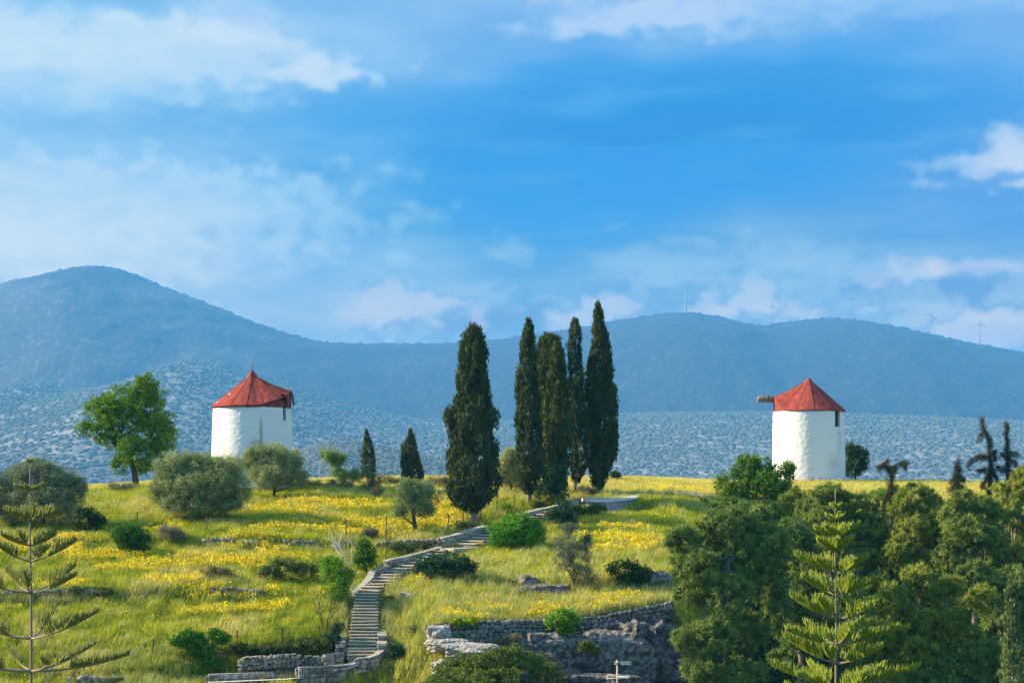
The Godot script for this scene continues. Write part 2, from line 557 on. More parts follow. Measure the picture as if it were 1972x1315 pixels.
func hill(called: String, line: Array, d_ridge: float, d_front: float, d_back: float, foot: float, cols: int, rows: int, bumps: float, fuzz: float, tile: float, material: Material, paint: Callable) -> Array:
	var n := FastNoiseLite.new()
	n.seed = int(d_ridge)
	n.frequency = 0.0016
	n.fractal_octaves = 5
	var st := st_new()
	var pts := PackedVector3Array()
	var tint := PackedColorArray()
	var back := 6
	for j in rows + back + 1:
		var t := float(j) / rows
		for i in cols + 1:
			var u := lerpf(-900.0, 2900.0, float(i) / cols)
			var top := (HORIZON - ridge_at(line, u)) / F * d_ridge
			var d := lerpf(d_front, d_ridge, t) if j <= rows else lerpf(d_ridge, d_back, float(j - rows) / back)
			var s := sin(minf(t, 1.0) * PI * 0.5)
			var h := lerpf(foot, top, lerpf(minf(t, 1.0), s, 0.55)) if j <= rows else lerpf(top, foot, pow(float(j - rows) / back, 1.5))
			var x := (u - 986.0) / F * lerpf(d, d_ridge, 0.6)
			var edge := clampf((1.0 - t) * 5.0, 0.0, 1.0) * clampf(t * 6.0, 0.0, 1.0)
			h += n.get_noise_2d(x, d * 0.55) * bumps * edge
			if j == rows:
				h += (fine.get_noise_2d(x * 0.5, 3.0) + 0.2) * fuzz
			pts.append(Vector3(x, h, -d))
			tint.append(paint.call(u, HORIZON - h * F / d, x, d))
	var w := cols + 1
	for j in rows + back:
		for i in cols:
			for k in [j * w + i, (j + 1) * w + i + 1, j * w + i + 1, j * w + i, (j + 1) * w + i, (j + 1) * w + i + 1]:
				st.set_color(tint[k])
				st.set_uv(Vector2(pts[k].x, pts[k].y * 0.75 - pts[k].z * 0.035) / tile)
				st.add_vertex(pts[k])
	st.index()
	setting(put(called, done(st), material))
	return [pts, w, rows]

func make_hills() -> void:
	mat("scrub_leaf", Color(1, 1, 1), 1.0, true)
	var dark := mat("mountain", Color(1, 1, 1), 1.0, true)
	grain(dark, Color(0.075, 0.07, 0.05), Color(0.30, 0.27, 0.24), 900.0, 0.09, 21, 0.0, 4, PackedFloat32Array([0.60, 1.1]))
	var pale := mat("foothill", Color(1, 1, 1), 1.0, true)
	grain(pale, Color(0.145, 0.14, 0.11), Color(0.29, 0.265, 0.225), 640.0, 0.04, 5, 0.0, 5, PackedFloat32Array([0.35, 0.7]))
	var low := mat("low_hill", Color(1, 1, 1), 1.0, true)
	grain(low, Color(0.10, 0.10, 0.07), Color(0.20, 0.19, 0.15), 420.0, 0.05, 11, 0.0, 4, PackedFloat32Array([0.4, 0.7]))
	for m in [dark, pale, low]:
		m.uv1_triplanar = false
		m.uv1_scale = Vector3.ONE
	var main_ridge := [Vector2(-900, 700), Vector2(-500, 620), Vector2(-200, 585), Vector2(0, 547), Vector2(70, 531), Vector2(130, 517), Vector2(185, 512), Vector2(240, 522), Vector2(330, 558), Vector2(420, 592), Vector2(520, 632), Vector2(620, 658), Vector2(700, 662), Vector2(800, 662), Vector2(900, 659), Vector2(1000, 648), Vector2(1120, 630), Vector2(1220, 612), Vector2(1300, 602), Vector2(1340, 603), Vector2(1400, 613), Vector2(1450, 626), Vector2(1500, 624), Vector2(1560, 616), Vector2(1600, 613), Vector2(1660, 617), Vector2(1760, 636), Vector2(1860, 658), Vector2(1972, 680), Vector2(2200, 715), Vector2(2900, 760)]
	var rock := FastNoiseLite.new()
	rock.seed = 77
	rock.frequency = 0.006
	rock.fractal_octaves = 4
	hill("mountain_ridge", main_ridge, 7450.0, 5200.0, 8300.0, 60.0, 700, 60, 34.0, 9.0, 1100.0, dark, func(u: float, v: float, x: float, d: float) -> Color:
		# bare limestone shows on the face of the left peak, cloud shadow painted as dark scrub elsewhere
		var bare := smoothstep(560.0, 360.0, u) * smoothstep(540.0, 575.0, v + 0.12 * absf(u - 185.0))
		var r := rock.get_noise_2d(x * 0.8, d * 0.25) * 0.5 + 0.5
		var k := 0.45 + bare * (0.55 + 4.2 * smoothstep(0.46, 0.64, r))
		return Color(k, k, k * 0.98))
	var spur := [Vector2(-900, 900), Vector2(-300, 800), Vector2(0, 752), Vector2(80, 738), Vector2(160, 750), Vector2(250, 735), Vector2(330, 704), Vector2(370, 692), Vector2(430, 698), Vector2(500, 722), Vector2(600, 750), Vector2(700, 785), Vector2(800, 806), Vector2(950, 812), Vector2(1080, 804), Vector2(1190, 797), Vector2(1350, 793), Vector2(1500, 793), Vector2(1650, 798), Vector2(1800, 803), Vector2(1972, 812), Vector2(2300, 830), Vector2(2900, 860)]
	var slope := hill("foothills", spur, 5700.0, 3000.0, 6500.0, -46.0, 640, 110, 7.0, 5.0, 460.0, pale, func(u: float, v: float, x: float, d: float) -> Color:
		var k := clampf(0.95 + 1.5 * rock.get_noise_2d(x * 0.6, d * 0.35), 0.5, 1.7)
		var c := Color(k, k, k)
		# cleared earth and a quarry
		var q := minf(Vector2((u - 843.0) / 45.0, (v - 827.0) / 6.0).length(), minf(Vector2((u - 765.0) / 15.0, (v - 849.0) / 9.0).length(), Vector2((u - 1705.0) / 26.0, (v - 822.0) / 10.0).length()))
		q += 0.6 * rock.get_noise_2d(x * 3.0, d)
		if q < 1.0:
			c = Color(2.2, 1.8, 1.6)
		return c)
	var knoll := [Vector2(-900, 1000), Vector2(200, 990), Vector2(380, 960), Vector2(480, 915), Vector2(560, 880), Vector2(620, 853), Vector2(680, 850), Vector2(740, 862), Vector2(840, 880), Vector2(1000, 900), Vector2(1200, 925), Vector2(1500, 945), Vector2(1900, 960), Vector2(2900, 1000)]
	var rise := hill("low_hill", knoll, 2900.0, 1900.0, 3500.0, -46.0, 300, 40, 14.0, 4.0, 300.0, low, func(_u: float, _v: float, _x: float, _d: float) -> Color: return Color(0.8, 0.8, 0.8))
	scrub("hillside_scrub", slope, 62000, 2.6, 7.0, 0.50)
	scrub("low_hill_scrub", rise, 22000, 2.0, 4.2, 0.40)

# evergreen bushes dotted over the limestone of the hills
func scrub(called: String, grid: Array, count: int, small: float, big: float, bare: float) -> void:
	var pts: PackedVector3Array = grid[0]
	var w: int = grid[1]
	var rows: int = grid[2]
	var n := FastNoiseLite.new()
	n.seed = 91
	n.frequency = 0.021
	n.fractal_octaves = 4
	var st := st_new()
	flat(st)
	var p := []
	for k in 7:
		var a := TAU2 * k / 7
		p.append(Vector3(cos(a), 0.1, sin(a)) * rng.randf_range(0.8, 1.1))
	for k in 7:
		var q: Vector3 = p[k] * Vector3(0.7, 0, 0.7) + Vector3(0, 0.75, 0)
		var q2: Vector3 = p[(k + 1) % 7] * Vector3(0.7, 0, 0.7) + Vector3(0, 0.75, 0)
		quad(st, p[k], q, q2, p[(k + 1) % 7])
		tri(st, q, Vector3(0.1, 1.0, 0), q2)
	var xf := []
	var tint := []
	while xf.size() < count:
		var i := int(w * lerpf(0.13, 0.87, rng.randf()))
		var j := rng.randi() % rows
		var a := rng.randf()
		var b := rng.randf()
		var o := pts[j * w + i].lerp(pts[j * w + i + 1], a).lerp(pts[(j + 1) * w + i].lerp(pts[(j + 1) * w + i + 1], a), b)
		var f := n.get_noise_2d(o.x, o.z * 0.6) * 0.5 + 0.5 + rng.randf_range(-0.2, 0.2)
		if f < bare:
			continue
		var s := rng.randf_range(small, big)
		xf.append(Transform3D(Basis(Vector3.UP, rng.randf() * TAU2).scaled(Vector3(s, s * rng.randf_range(0.5, 0.85), s)), o - Vector3(0, 0.4, 0)))
		tint.append(Color(0.09, 0.10, 0.068).lerp(Color(0.155, 0.155, 0.105), rng.randf()))
	setting(swarm(called, null, done(st), M.scrub_leaf, xf, tint), "stuff")

# ------------------------------------------------------------------ the ground
func make_ground() -> void:
	var soil := mat("hill_soil", Color(1, 1, 1), 1.0, true)
	grain(soil, Color(0.75, 0.75, 0.75), Color(1.2, 1.15, 1.0), 9.0, 0.02, 31, 0.0, 5)
	var xs := PackedFloat32Array()
	var x := -210.0
	while x <= 210.0:
		xs.append(x)
		x += 0.6 if absf(x) < 56.0 else 4.0
	var zs := PackedFloat32Array()
	var d := -20.0
	while d <= 340.0:
		zs.append(d)
		d += 0.4 if d > 102.0 and d < 132.0 else 0.7 if d > 90.0 and d < 190.0 else 4.0
	var st := st_new()
	var pts := PackedVector3Array()
	var tint := PackedColorArray()
	for dz in zs:
		for xx in xs:
			pts.append(Vector3(xx, ground_h(xx, -dz), -dz))
			tint.append(soil_at(xx, -dz))
	var w := xs.size()
	for j in zs.size() - 1:
		for i in w - 1:
			for k in [j * w + i, (j + 1) * w + i + 1, j * w + i + 1, j * w + i, (j + 1) * w + i, (j + 1) * w + i + 1]:
				st.set_color(tint[k])
				st.add_vertex(pts[k])
	st.index()
	setting(put("ground", done(st), soil))
	var plain := mat("plain", Color(0.09, 0.10, 0.05), 1.0)
	var st2 := st_new()
	flat(st2)
	var e := 16000.0
	quad(st2, Vector3(-e, -47, e), Vector3(e, -47, e), Vector3(e, -47, -e), Vector3(-e, -47, -e))
	setting(put("land", done(st2), plain))

func bare_at(x: float, z: float) -> float:      # worn earth on the brow near the right mill
	var p := on_brow
	var q := Vector2((x - p.x) / 3.2, (z - p.z) / 2.6)
	return clampf(1.3 - q.length() + 0.5 * rough.get_noise_2d(x * 2.0, z * 2.0), 0, 1)
var on_brow := Vector3(13, 0, -150)

func shaded_litter(u: float, d: float) -> float:      # pine needles under the wood, the deep shade between crowns painted in
	return smoothstep(1340.0, 1430.0, u) * smoothstep(150.0, 138.0, d)

func soil_at(x: float, z: float) -> Color:
	var n := broad.get_noise_2d(x * 2.0 + 50.0, z * 2.0) * 0.5 + 0.5
	var c := Color(0.12, 0.125, 0.03).lerp(Color(0.19, 0.15, 0.06), smoothstep(0.4, 0.75, n))
	var u := x / maxf(-z, 30.0) * F + 986.0
	c = c.lerp(Color(0.03, 0.034, 0.016), shaded_litter(u, -z))  # dark tint carries the shade under the pines
	return c.lerp(Color(0.42, 0.34, 0.25), bare_at(x, z) * 0.9)

# ------------------------------------------------------------------ meadow
func lush(x: float, z: float) -> float:
	return broad.get_noise_2d(x * 1.7 - 80.0, z * 2.6 + 30.0) * 0.5 + 0.5

var drifts := []   # flower drifts: x, z, radius x, radius z, strength

func flowers_at(x: float, z: float) -> float:
	var f := 0.0
	for q in drifts:
		var dx: float = (x - q[0]) / q[2]
		var dz: float = (z - q[1]) / q[3]
		var r := dx * dx + dz * dz
		if r < 1.0:
			f = maxf(f, (1.0 - r) * q[4])
	return f

func make_meadow() -> void:
	for q in [[60, 1065, 90, 9, 1.0], [130, 1045, 70, 8, 0.9], [200, 1075, 80, 9, 1.0], [300, 1095, 110, 10, 1.0], [430, 1088, 110, 12, 1.0], [330, 1125, 60, 8, 0.9], [420, 1150, 80, 9, 0.7], [540, 1078, 60, 9, 0.9],
			[490, 1060, 80, 7, 0.8], [620, 1020, 150, 9, 0.9], [720, 1015, 110, 10, 1.0], [640, 975, 110, 9, 0.9], [560, 985, 90, 7, 0.8], [530, 1175, 50, 9, 1.0], [500, 1150, 70, 12, 0.5], [420, 1185, 80, 9, 0.5], [840, 1000, 60, 20, 0.9],
			[860, 975, 50, 10, 0.9], [1230, 1008, 110, 7, 1.0], [1180, 1020, 70, 6, 0.7], [1220, 1052, 100, 14, 0.8], [1150, 1035, 40, 7, 0.6], [1150, 1172, 130, 8, 0.8], [1000, 1185, 120, 6, 0.5], [890, 1193, 50, 6, 1.0], [1210, 1160, 80, 8, 0.7], [1330, 945, 90, 4, 0.4],
			[850, 1108, 60, 5, 0.6], [100, 1130, 70, 8, 0.5], [20, 1050, 60, 9, 0.9], [310, 1020, 40, 8, 0.6], [640, 1110, 60, 12, 0.3], [1020, 1010, 40, 10, 0.4]]:
		var c := hit(q[0], q[1])
		var d := -c.z
		var e := hit(q[0], q[1] + q[3])
		drifts.append([c.x, c.z, q[2] / F * d * 1.3, maxf(absf(e.z - c.z), 0.7) * 1.35, q[4]])
	var over := []
	for q in [[[458, 108.0], [560, 107.9], [622, 108.1], 14.0, 0.5], [[520, 108.7], [580, 108.9], [640, 109.4], 14.0, 1.0], [[128, 106.1], [190, 106.1], [250, 106.1], 6.0, 0.5], [[388, 128.0], [450, 128.1], [500, 128.2], 9.0, 0.4], [[500, 128.3], [600, 128.3], [740, 128.9], 4.0, 0.8], [[-60, 117.6], [60, 117.7], [190, 117.7], 26.0, 0.4], [[405, 117.8], [450, 117.8], [505, 117.8], 14.0, 0.4], [[822, 107.7], [940, 108.8], [1110, 110.3], 12.0, 0.4], [[1105, 110.4], [1200, 111.2], [1296, 112.1], 12.0, 0.4], [[750, 123.6], [800, 125.8], [850, 128.6], 4.0, 0.5], [[745, 112.0], [748, 116.0], [760, 120.0], 8.0, 0.5], [[655, 112.0], [656, 115.5], [672, 119.0], 8.0, 0.6]]:
		for i in 2:
			var a := on_ground(q[i][0], q[i][1])
			var b := on_ground(q[i + 1][0], q[i + 1][1])
			for k in int(a.distance_to(b) * q[3]):
				var p := a.lerp(b, rng.randf()) + Vector3(rng.randf_range(-0.2, 0.2), 0, rng.randf_range(-1, 1) * q[4])
				over.append(Vector3(p.x, ground_h(p.x, p.z), p.z))
	var gm := mat("grass_blades", Color(1, 1, 1), 0.9, true, 0.45)
	gm.metallic_specular = 0.12
	var fm := mat("flower_petals", Color(1, 1, 1), 0.7, true, 0.35)
	var short := grass_clump(11, 0.42, 0.022, 0.45)
	var tall := grass_clump(16, 0.36, 0.016, 0.35)
	var fl := flower_clump(9)
	var xf := []
	var tint := []
	var txf := []
	var ttint := []
	var fxf := []
	var ftint := []
	var wxf := []
	var wtint := []
	var green := Color(0.15, 0.225, 0.016)
	var lime := Color(0.46, 0.465, 0.03)
	var straw := Color(0.70, 0.60, 0.17)
	var d := 98.0
	while d < 172.0:
		var step := lerpf(0.20, 0.27, (d - 98.0) / 74.0)
		var half := 1230.0 / F * d
		var x := -half
		while x < half * 0.86:
			var px := x + rng.randf_range(-0.5, 0.5) * step
			var pz := -d + rng.randf_range(-0.5, 0.5) * step
			x += step
			var u := px / -pz * F + 986.0
			if d < 112.0 and u > 860.0 and d < lerpf(107.6, 112.3, (u - 860.0) / 430.0):
				continue
			if shaded_litter(u, d) > rng.randf():
				continue
			if d > 106.0 and d < 146.0 and px > -20.0 and px < 8.0:
				var s := along(stair, px, pz)
				if s.x < s.z + 0.62 and rng.randf() < (0.93 if s.x < s.z * 0.6 else 0.55 if s.x < s.z else 0.88):
					continue
				var s2 := along(path, px, pz)
				if s2.x < s2.z + 0.1:
					continue
			if rng.randf() < bare_at(px, pz) * 1.1:
				continue
			var h := ground_h(px, pz)
			var l := lush(px, pz)
			var n := rough.get_noise_2d(px * 2.2 + 9.0, pz * 2.2)
			var f := flowers_at(px, pz)
			var size := (0.30 + 0.22 * l + 0.12 * n) * rng.randf_range(0.7, 1.25)
			var dry := smoothstep(0.56, 0.76, broad.get_noise_2d(px * 2.3 + 200.0, pz * 3.4) * 0.5 + 0.5 + n * 0.12)
			if u > 730.0 and u < 1300.0 and d < 126.0:
				dry = maxf(dry, 0.35 + 0.4 * n)
			if d > 150.0:
				size *= 0.7
				dry = maxf(dry, 0.85)
			var c := green.lerp(lime, clampf(1.05 - l * 0.75 + 0.9 * n, 0, 1)).lerp(straw, dry * 0.75)
			c = c.lerp(Color(c.r * 1.3, c.g * 0.95, c.b), rng.randf() * 0.2) * rng.randf_range(0.9, 1.4)
			var b := Basis(Vector3.UP, rng.randf() * TAU2).scaled(Vector3(0.62, size, 0.62))
			xf.append(Transform3D(b, Vector3(px, h, pz)))
			tint.append(c)
			var bank := absf(ground_h(px, pz - 0.25) - h) / 0.25
			for k in mini(int(bank * 1.6), 6):
				var ox := px + rng.randf_range(-0.12, 0.12)
				var oz := pz + rng.randf_range(-0.15, 0.15)
				xf.append(Transform3D(Basis(Vector3.UP, rng.randf() * TAU2).scaled(Vector3(0.6, size * rng.randf_range(0.7, 1.2), 0.6)), Vector3(ox, ground_h(ox, oz), oz)))
				tint.append(c * rng.randf_range(0.85, 1.15))
			# tufts of tall seeding grass
			var tuft := smoothstep(0.16, 0.42, n + 0.25 * (dry - 0.4))
			if u > 740.0 and u < 1300.0 and d < 118.0:
				tuft = maxf(tuft, 0.28)
			if u > 230.0 and u < 380.0 and d < 110.0:
				tuft = 0.8
			if d < 150.0 and rng.randf() < tuft * 0.5:
				var hs := rng.randf_range(0.55, 1.0) * (0.75 if u < 740.0 else 0.95)
				txf.append(Transform3D(Basis(Vector3.UP, rng.randf() * TAU2).scaled(Vector3(0.8, hs, 0.8)), Vector3(px, h, pz)))
				ttint.append(Color(0.44, 0.47, 0.11).lerp(Color(0.64, 0.56, 0.22), rng.randf()).lerp(green, 0.45 * l))
			if d < 150.0 and rng.randf() < 0.035 * smoothstep(-0.1, 0.35, n) + 0.008:
				wxf.append(Transform3D(turned(1.0).scaled(Vector3(1, 0.75, 1) * rng.randf_range(0.16, 0.42)), Vector3(px, h + 0.1, pz)))
				wtint.append(Color(0.07, 0.13, 0.02).lerp(Color(0.22, 0.30, 0.04), rng.randf()))
			var fn := smoothstep(0.02, 0.4, rough.get_noise_2d(px * 1.5 + 70.0, pz * 1.9) * 0.8 + f * 0.75 - 0.10)
			if rng.randf() < fn * 0.95 * smoothstep(0.0, 0.35, f) or rng.randf() < 0.004:
				fxf.append(Transform3D(Basis(Vector3.UP, rng.randf() * TAU2).scaled(Vector3(0.24, size * rng.randf_range(0.8, 1.1), 0.24)), Vector3(px, h, pz)))
				ftint.append(Color(0.80, 0.56, 0.012).lerp(Color(0.85, 0.70, 0.03), rng.randf()))
		d += step
	var uxf := []
	var utint := []
	for i in 5200:
		var ud := rng.randf_range(98.0, 150.0)
		var uu := rng.randf_range(1340.0, 2150.0)
		if rng.randf() > shaded_litter(uu, ud):
			continue
		var p := on_ground(uu, ud)
		uxf.append(Transform3D(turned(1.0).scaled(Vector3(1, 0.8, 1) * rng.randf_range(0.4, 0.95)), p + Vector3(0, 0.3, 0)))
		utint.append(Color(0.03, 0.06, 0.014).lerp(Color(0.09, 0.14, 0.03), rng.randf()))
	setting(swarm("undergrowth", null, clumps.broad, M.leaf_broad, uxf, utint), "stuff")
	for p in over:
		txf.append(Transform3D(Basis(Vector3.UP, rng.randf() * TAU2).scaled(Vector3(0.75, rng.randf_range(0.4, 0.95), 0.75)), p))
		ttint.append(Color(0.30, 0.36, 0.06).lerp(Color(0.60, 0.52, 0.20), rng.randf()))
		if rng.randf() < 0.25:
			wxf.append(Transform3D(turned(1.0).scaled(Vector3.ONE * rng.randf_range(0.18, 0.4)), p + Vector3(0, 0.12, 0)))
			wtint.append(Color(0.06, 0.12, 0.02).lerp(Color(0.18, 0.25, 0.04), rng.randf()))
	setting(swarm("meadow_weeds", null, clumps.broad, M.leaf_broad, wxf, wtint), "stuff")
	setting(swarm("grass", null, short, gm, xf, tint), "stuff")
	setting(swarm("tall_grass", null, tall, gm, txf, ttint), "stuff")
	setting(swarm("wildflowers", null, fl, fm, fxf, ftint), "stuff")
	print("grass ", xf.size(), " tall ", txf.size(), " flowers ", fxf.size())

# ------------------------------------------------------------------ plants
var kinds := {
	# clump, clump size, share of the blob surface, tint from, tint to, lumps per blob, size of lumps
	"olive": ["narrow", 0.32, 1.9, Color(0.20, 0.245, 0.085), Color(0.38, 0.42, 0.165), 11, 0.42],
	"grey_olive": ["narrow", 0.34, 1.7, Color(0.14, 0.18, 0.085), Color(0.26, 0.30, 0.15), 11, 0.42],
	"leafy": ["broad", 0.36, 1.0, Color(0.07, 0.175, 0.008), Color(0.19, 0.32, 0.014), 9, 0.45],
	"bright": ["broad", 0.26, 1.25, Color(0.075, 0.23, 0.012), Color(0.15, 0.33, 0.02), 14, 0.33],
	"lime": ["broad", 0.27, 1.0, Color(0.14, 0.29, 0.014), Color(0.25, 0.40, 0.03), 10, 0.38],
	"dark": ["broad", 0.28, 1.1, Color(0.028, 0.065, 0.016), Color(0.055, 0.105, 0.024), 12, 0.36],
	"teal": ["broad", 0.26, 1.1, Color(0.032, 0.08, 0.035), Color(0.065, 0.125, 0.045), 14, 0.32],
	"grey": ["narrow", 0.24, 0.75, Color(0.15, 0.16, 0.10), Color(0.25, 0.25, 0.17), 12, 0.36],
	"scrub": ["narrow", 0.24, 0.8, Color(0.17, 0.16, 0.07), Color(0.27, 0.24, 0.12), 9, 0.4],
	"garrigue": ["broad", 0.24, 1.1, Color(0.10, 0.15, 0.022), Color(0.20, 0.24, 0.04), 16, 0.32],
	"pine": ["needle", 0.36, 1.5, Color(0.08, 0.14, 0.026), Color(0.29, 0.35, 0.07), 13, 0.36],
}

func blob(b: Array, d: float, base: Vector3) -> Array:
	var dd: float = d + (b[4] if b.size() > 4 else 0.0)
	return [P(b[0], b[1], dd) - base, Vector3(b[2] / F * dd, b[3] / F * dd, (b[2] + b[3]) * 0.5 / F * dd * 0.9)]

func crown(parent: Node3D, kind: String, blobs: Array, called := "crown", share := 1.0, tone := Color(1, 1, 1)) -> void:
	var k: Array = kinds[kind]
	var size: float = k[1]
	var xf := []
	var tint := []
	for b in blobs:
		var c: Vector3 = b[0]
		var r: Vector3 = b[1]
		var lumps := [[c, r * 0.78]]
		for i in int(k[5]):
			var dir := rand_dir()
			dir.y = absf(dir.y) * 1.0 if rng.randf() < 0.7 else dir.y
			var s: float = k[6] * rng.randf_range(0.5, 1.35)
			lumps.append([c + dir.normalized() * r * (1.0 - s * 0.75), r * s])
		for q in lumps:
			var lr: Vector3 = q[1]
			var mean := (lr.x + lr.y + lr.z) / 3.0
			var cnt := int(maxf(5.0, share * k[2] * 4.2 * mean * mean / (size * size)))
			var own := rng.randf()
			for i in cnt:
				var dir := rand_dir()
				var at: Vector3 = q[0] + dir * lr * (1.0 - 0.45 * rng.randf() * rng.randf()) + rand_dir() * size * 0.3
				xf.append(Transform3D(turned(size * rng.randf_range(0.7, 1.3)), at))
				var t: Color = k[3]
				tint.append(t.lerp(k[4], clampf(own * 0.6 + rng.randf() * 0.5, 0, 1)) * tone)
	setting(swarm(called, parent, clumps[k[0]], M["leaf_" + str(k[0])], xf, tint), "stuff")

func limbs(o: Node3D, blobs: Array, foot: Vector3, stem: Array, radius: float, bark: Material, from := 1) -> void:
	var st := st_new()
	var pts := [foot]
	pts.append_array(stem)
	var radii := []
	for i in pts.size():
		radii.append(radius * lerpf(1.15, 0.6, float(i) / maxf(pts.size() - 1, 1)))
	tube(st, pts, radii, 8)
	put("trunk", done(st), bark, o)
	for b in blobs:
		var s: Vector3 = pts[clampi(from, 0, pts.size() - 1)] if rng.randf() < 0.5 else pts[-1]
		var c: Vector3 = b[0]
		var m := s.lerp(c, 0.5) + rand_dir() * s.distance_to(c) * 0.12
		var st2 := st_new()
		tube(st2, [s, m, c], [radius * 0.5, radius * 0.33, radius * 0.15], 5)
		put("limb", done(st2), bark, o)

func plant(called: String, label: String, category: String, kind: String, px: float, py: float, blobs: Array, d := 0.0, trunk := 0.06, group := "", share := 1.0, tone := Color(1, 1, 1)) -> Node3D:
	var base := hit(px, py) if d == 0.0 else on_ground(px, d)
	var dd := -base.z
	var o := thing(called, label, category, base, group)
	var bl := []
	for b in blobs:
		bl.append(blob(b, dd, base))
	var mid := Vector3.ZERO
	for b in bl:
		mid += b[0] / bl.size()
	limbs(o, bl, Vector3(0, -0.3, 0), [mid * 0.25, mid * 0.6], trunk, M.bark)
	crown(o, kind, bl, "crown", share, tone)
	return o

func cypress(label: String, px: float, py: float, outline: Array, tone := Color(1, 1, 1), d := 0.0, category := "cypress tree") -> void:
	var base := hit(px, py) if d == 0.0 else on_ground(px, d)
	var dd := -base.z
	var o := thing("cypress_tree", label, category, base, "cypress trees on the hill")
	var rows := []
	for q in outline:
		rows.append([P((q[1] + q[2]) * 0.5, q[0], dd) - base, (q[2] - q[1]) * 0.5 / F * dd])
	var top: Vector3 = rows[0][0]
	var low: Vector3 = rows[-1][0]
	var st := st_new()
	var girth := clampf(rows[rows.size() / 2][1] * 0.17, 0.06, 0.26)
	tube(st, [Vector3(0, -0.3, 0), Vector3(0, 0.2, 0), low + Vector3(0, 0.3, 0), rows[rows.size() / 2][0], rows[1][0]], [girth * 1.3, girth * 1.05, girth, girth * 0.6, girth * 0.2], 10)
	put("trunk", done(st), M.pale_bark, o)
	var xf := []
	var tint := []
	var n := FastNoiseLite.new()
	n.seed = int(px)
	n.frequency = 0.55
	n.fractal_octaves = 2
	var area := 0.0
	for i in rows.size() - 1:
		area += (rows[i][1] + rows[i + 1][1]) * absf(rows[i][0].y - rows[i + 1][0].y) * PI
	var size := clampf(0.06 + girth * 1.3, 0.20, 0.34)
	var cnt := int(area / (size * size) * 2.6)
	for i in cnt:
		var y := lerpf(low.y, top.y, rng.randf())
		var c := Vector3.ZERO
		var r := 0.0
		for k in rows.size() - 1:
			if y <= rows[k][0].y and y >= rows[k + 1][0].y:
				var t: float = inverse_lerp(rows[k][0].y, rows[k + 1][0].y, y)
				c = rows[k][0].lerp(rows[k + 1][0], t)
				r = lerpf(rows[k][1], rows[k + 1][1], t)
				break
		if rng.randf() > (r + 0.12) / 1.3 and cnt > 200:
			continue
		var a := rng.randf() * TAU2
		var q := Vector3(cos(a), 0, sin(a))
		var lump := n.get_noise_3d(q.x * 2.6 + 10.0, y * 0.75, q.z * 2.6)
		var rr := r * (0.93 + 0.36 * lump) * (1.0 - 0.35 * pow(rng.randf(), 2.2)) + (rng.randf_range(0.05, 0.3) if rng.randf() < 0.012 else 0.0)
		var b := Basis.from_euler(Vector3(sin(a) * 0.22, rng.randf() * TAU2, -cos(a) * 0.22) + rand_dir() * 0.15).scaled(Vector3(1, 1.35, 1) * size * rng.randf_range(0.75, 1.3))
		xf.append(Transform3D(b, c + q * rr))
		var own := clampf(0.5 + lump * 0.9, 0, 1)
		tint.append(Color(0.036, 0.056, 0.018).lerp(Color(0.090, 0.120, 0.034), own * 0.6 + rng.randf() * 0.4) * tone * (Color(1.3, 1.05, 0.9) if n.get_noise_3d(q.x * 5.0 - 40.0, y * 1.6, q.z * 5.0) > 0.42 else Color(1, 1, 1)))
	setting(swarm("crown", o, clumps.flame, M.leaf_flame, xf, tint), "stuff")

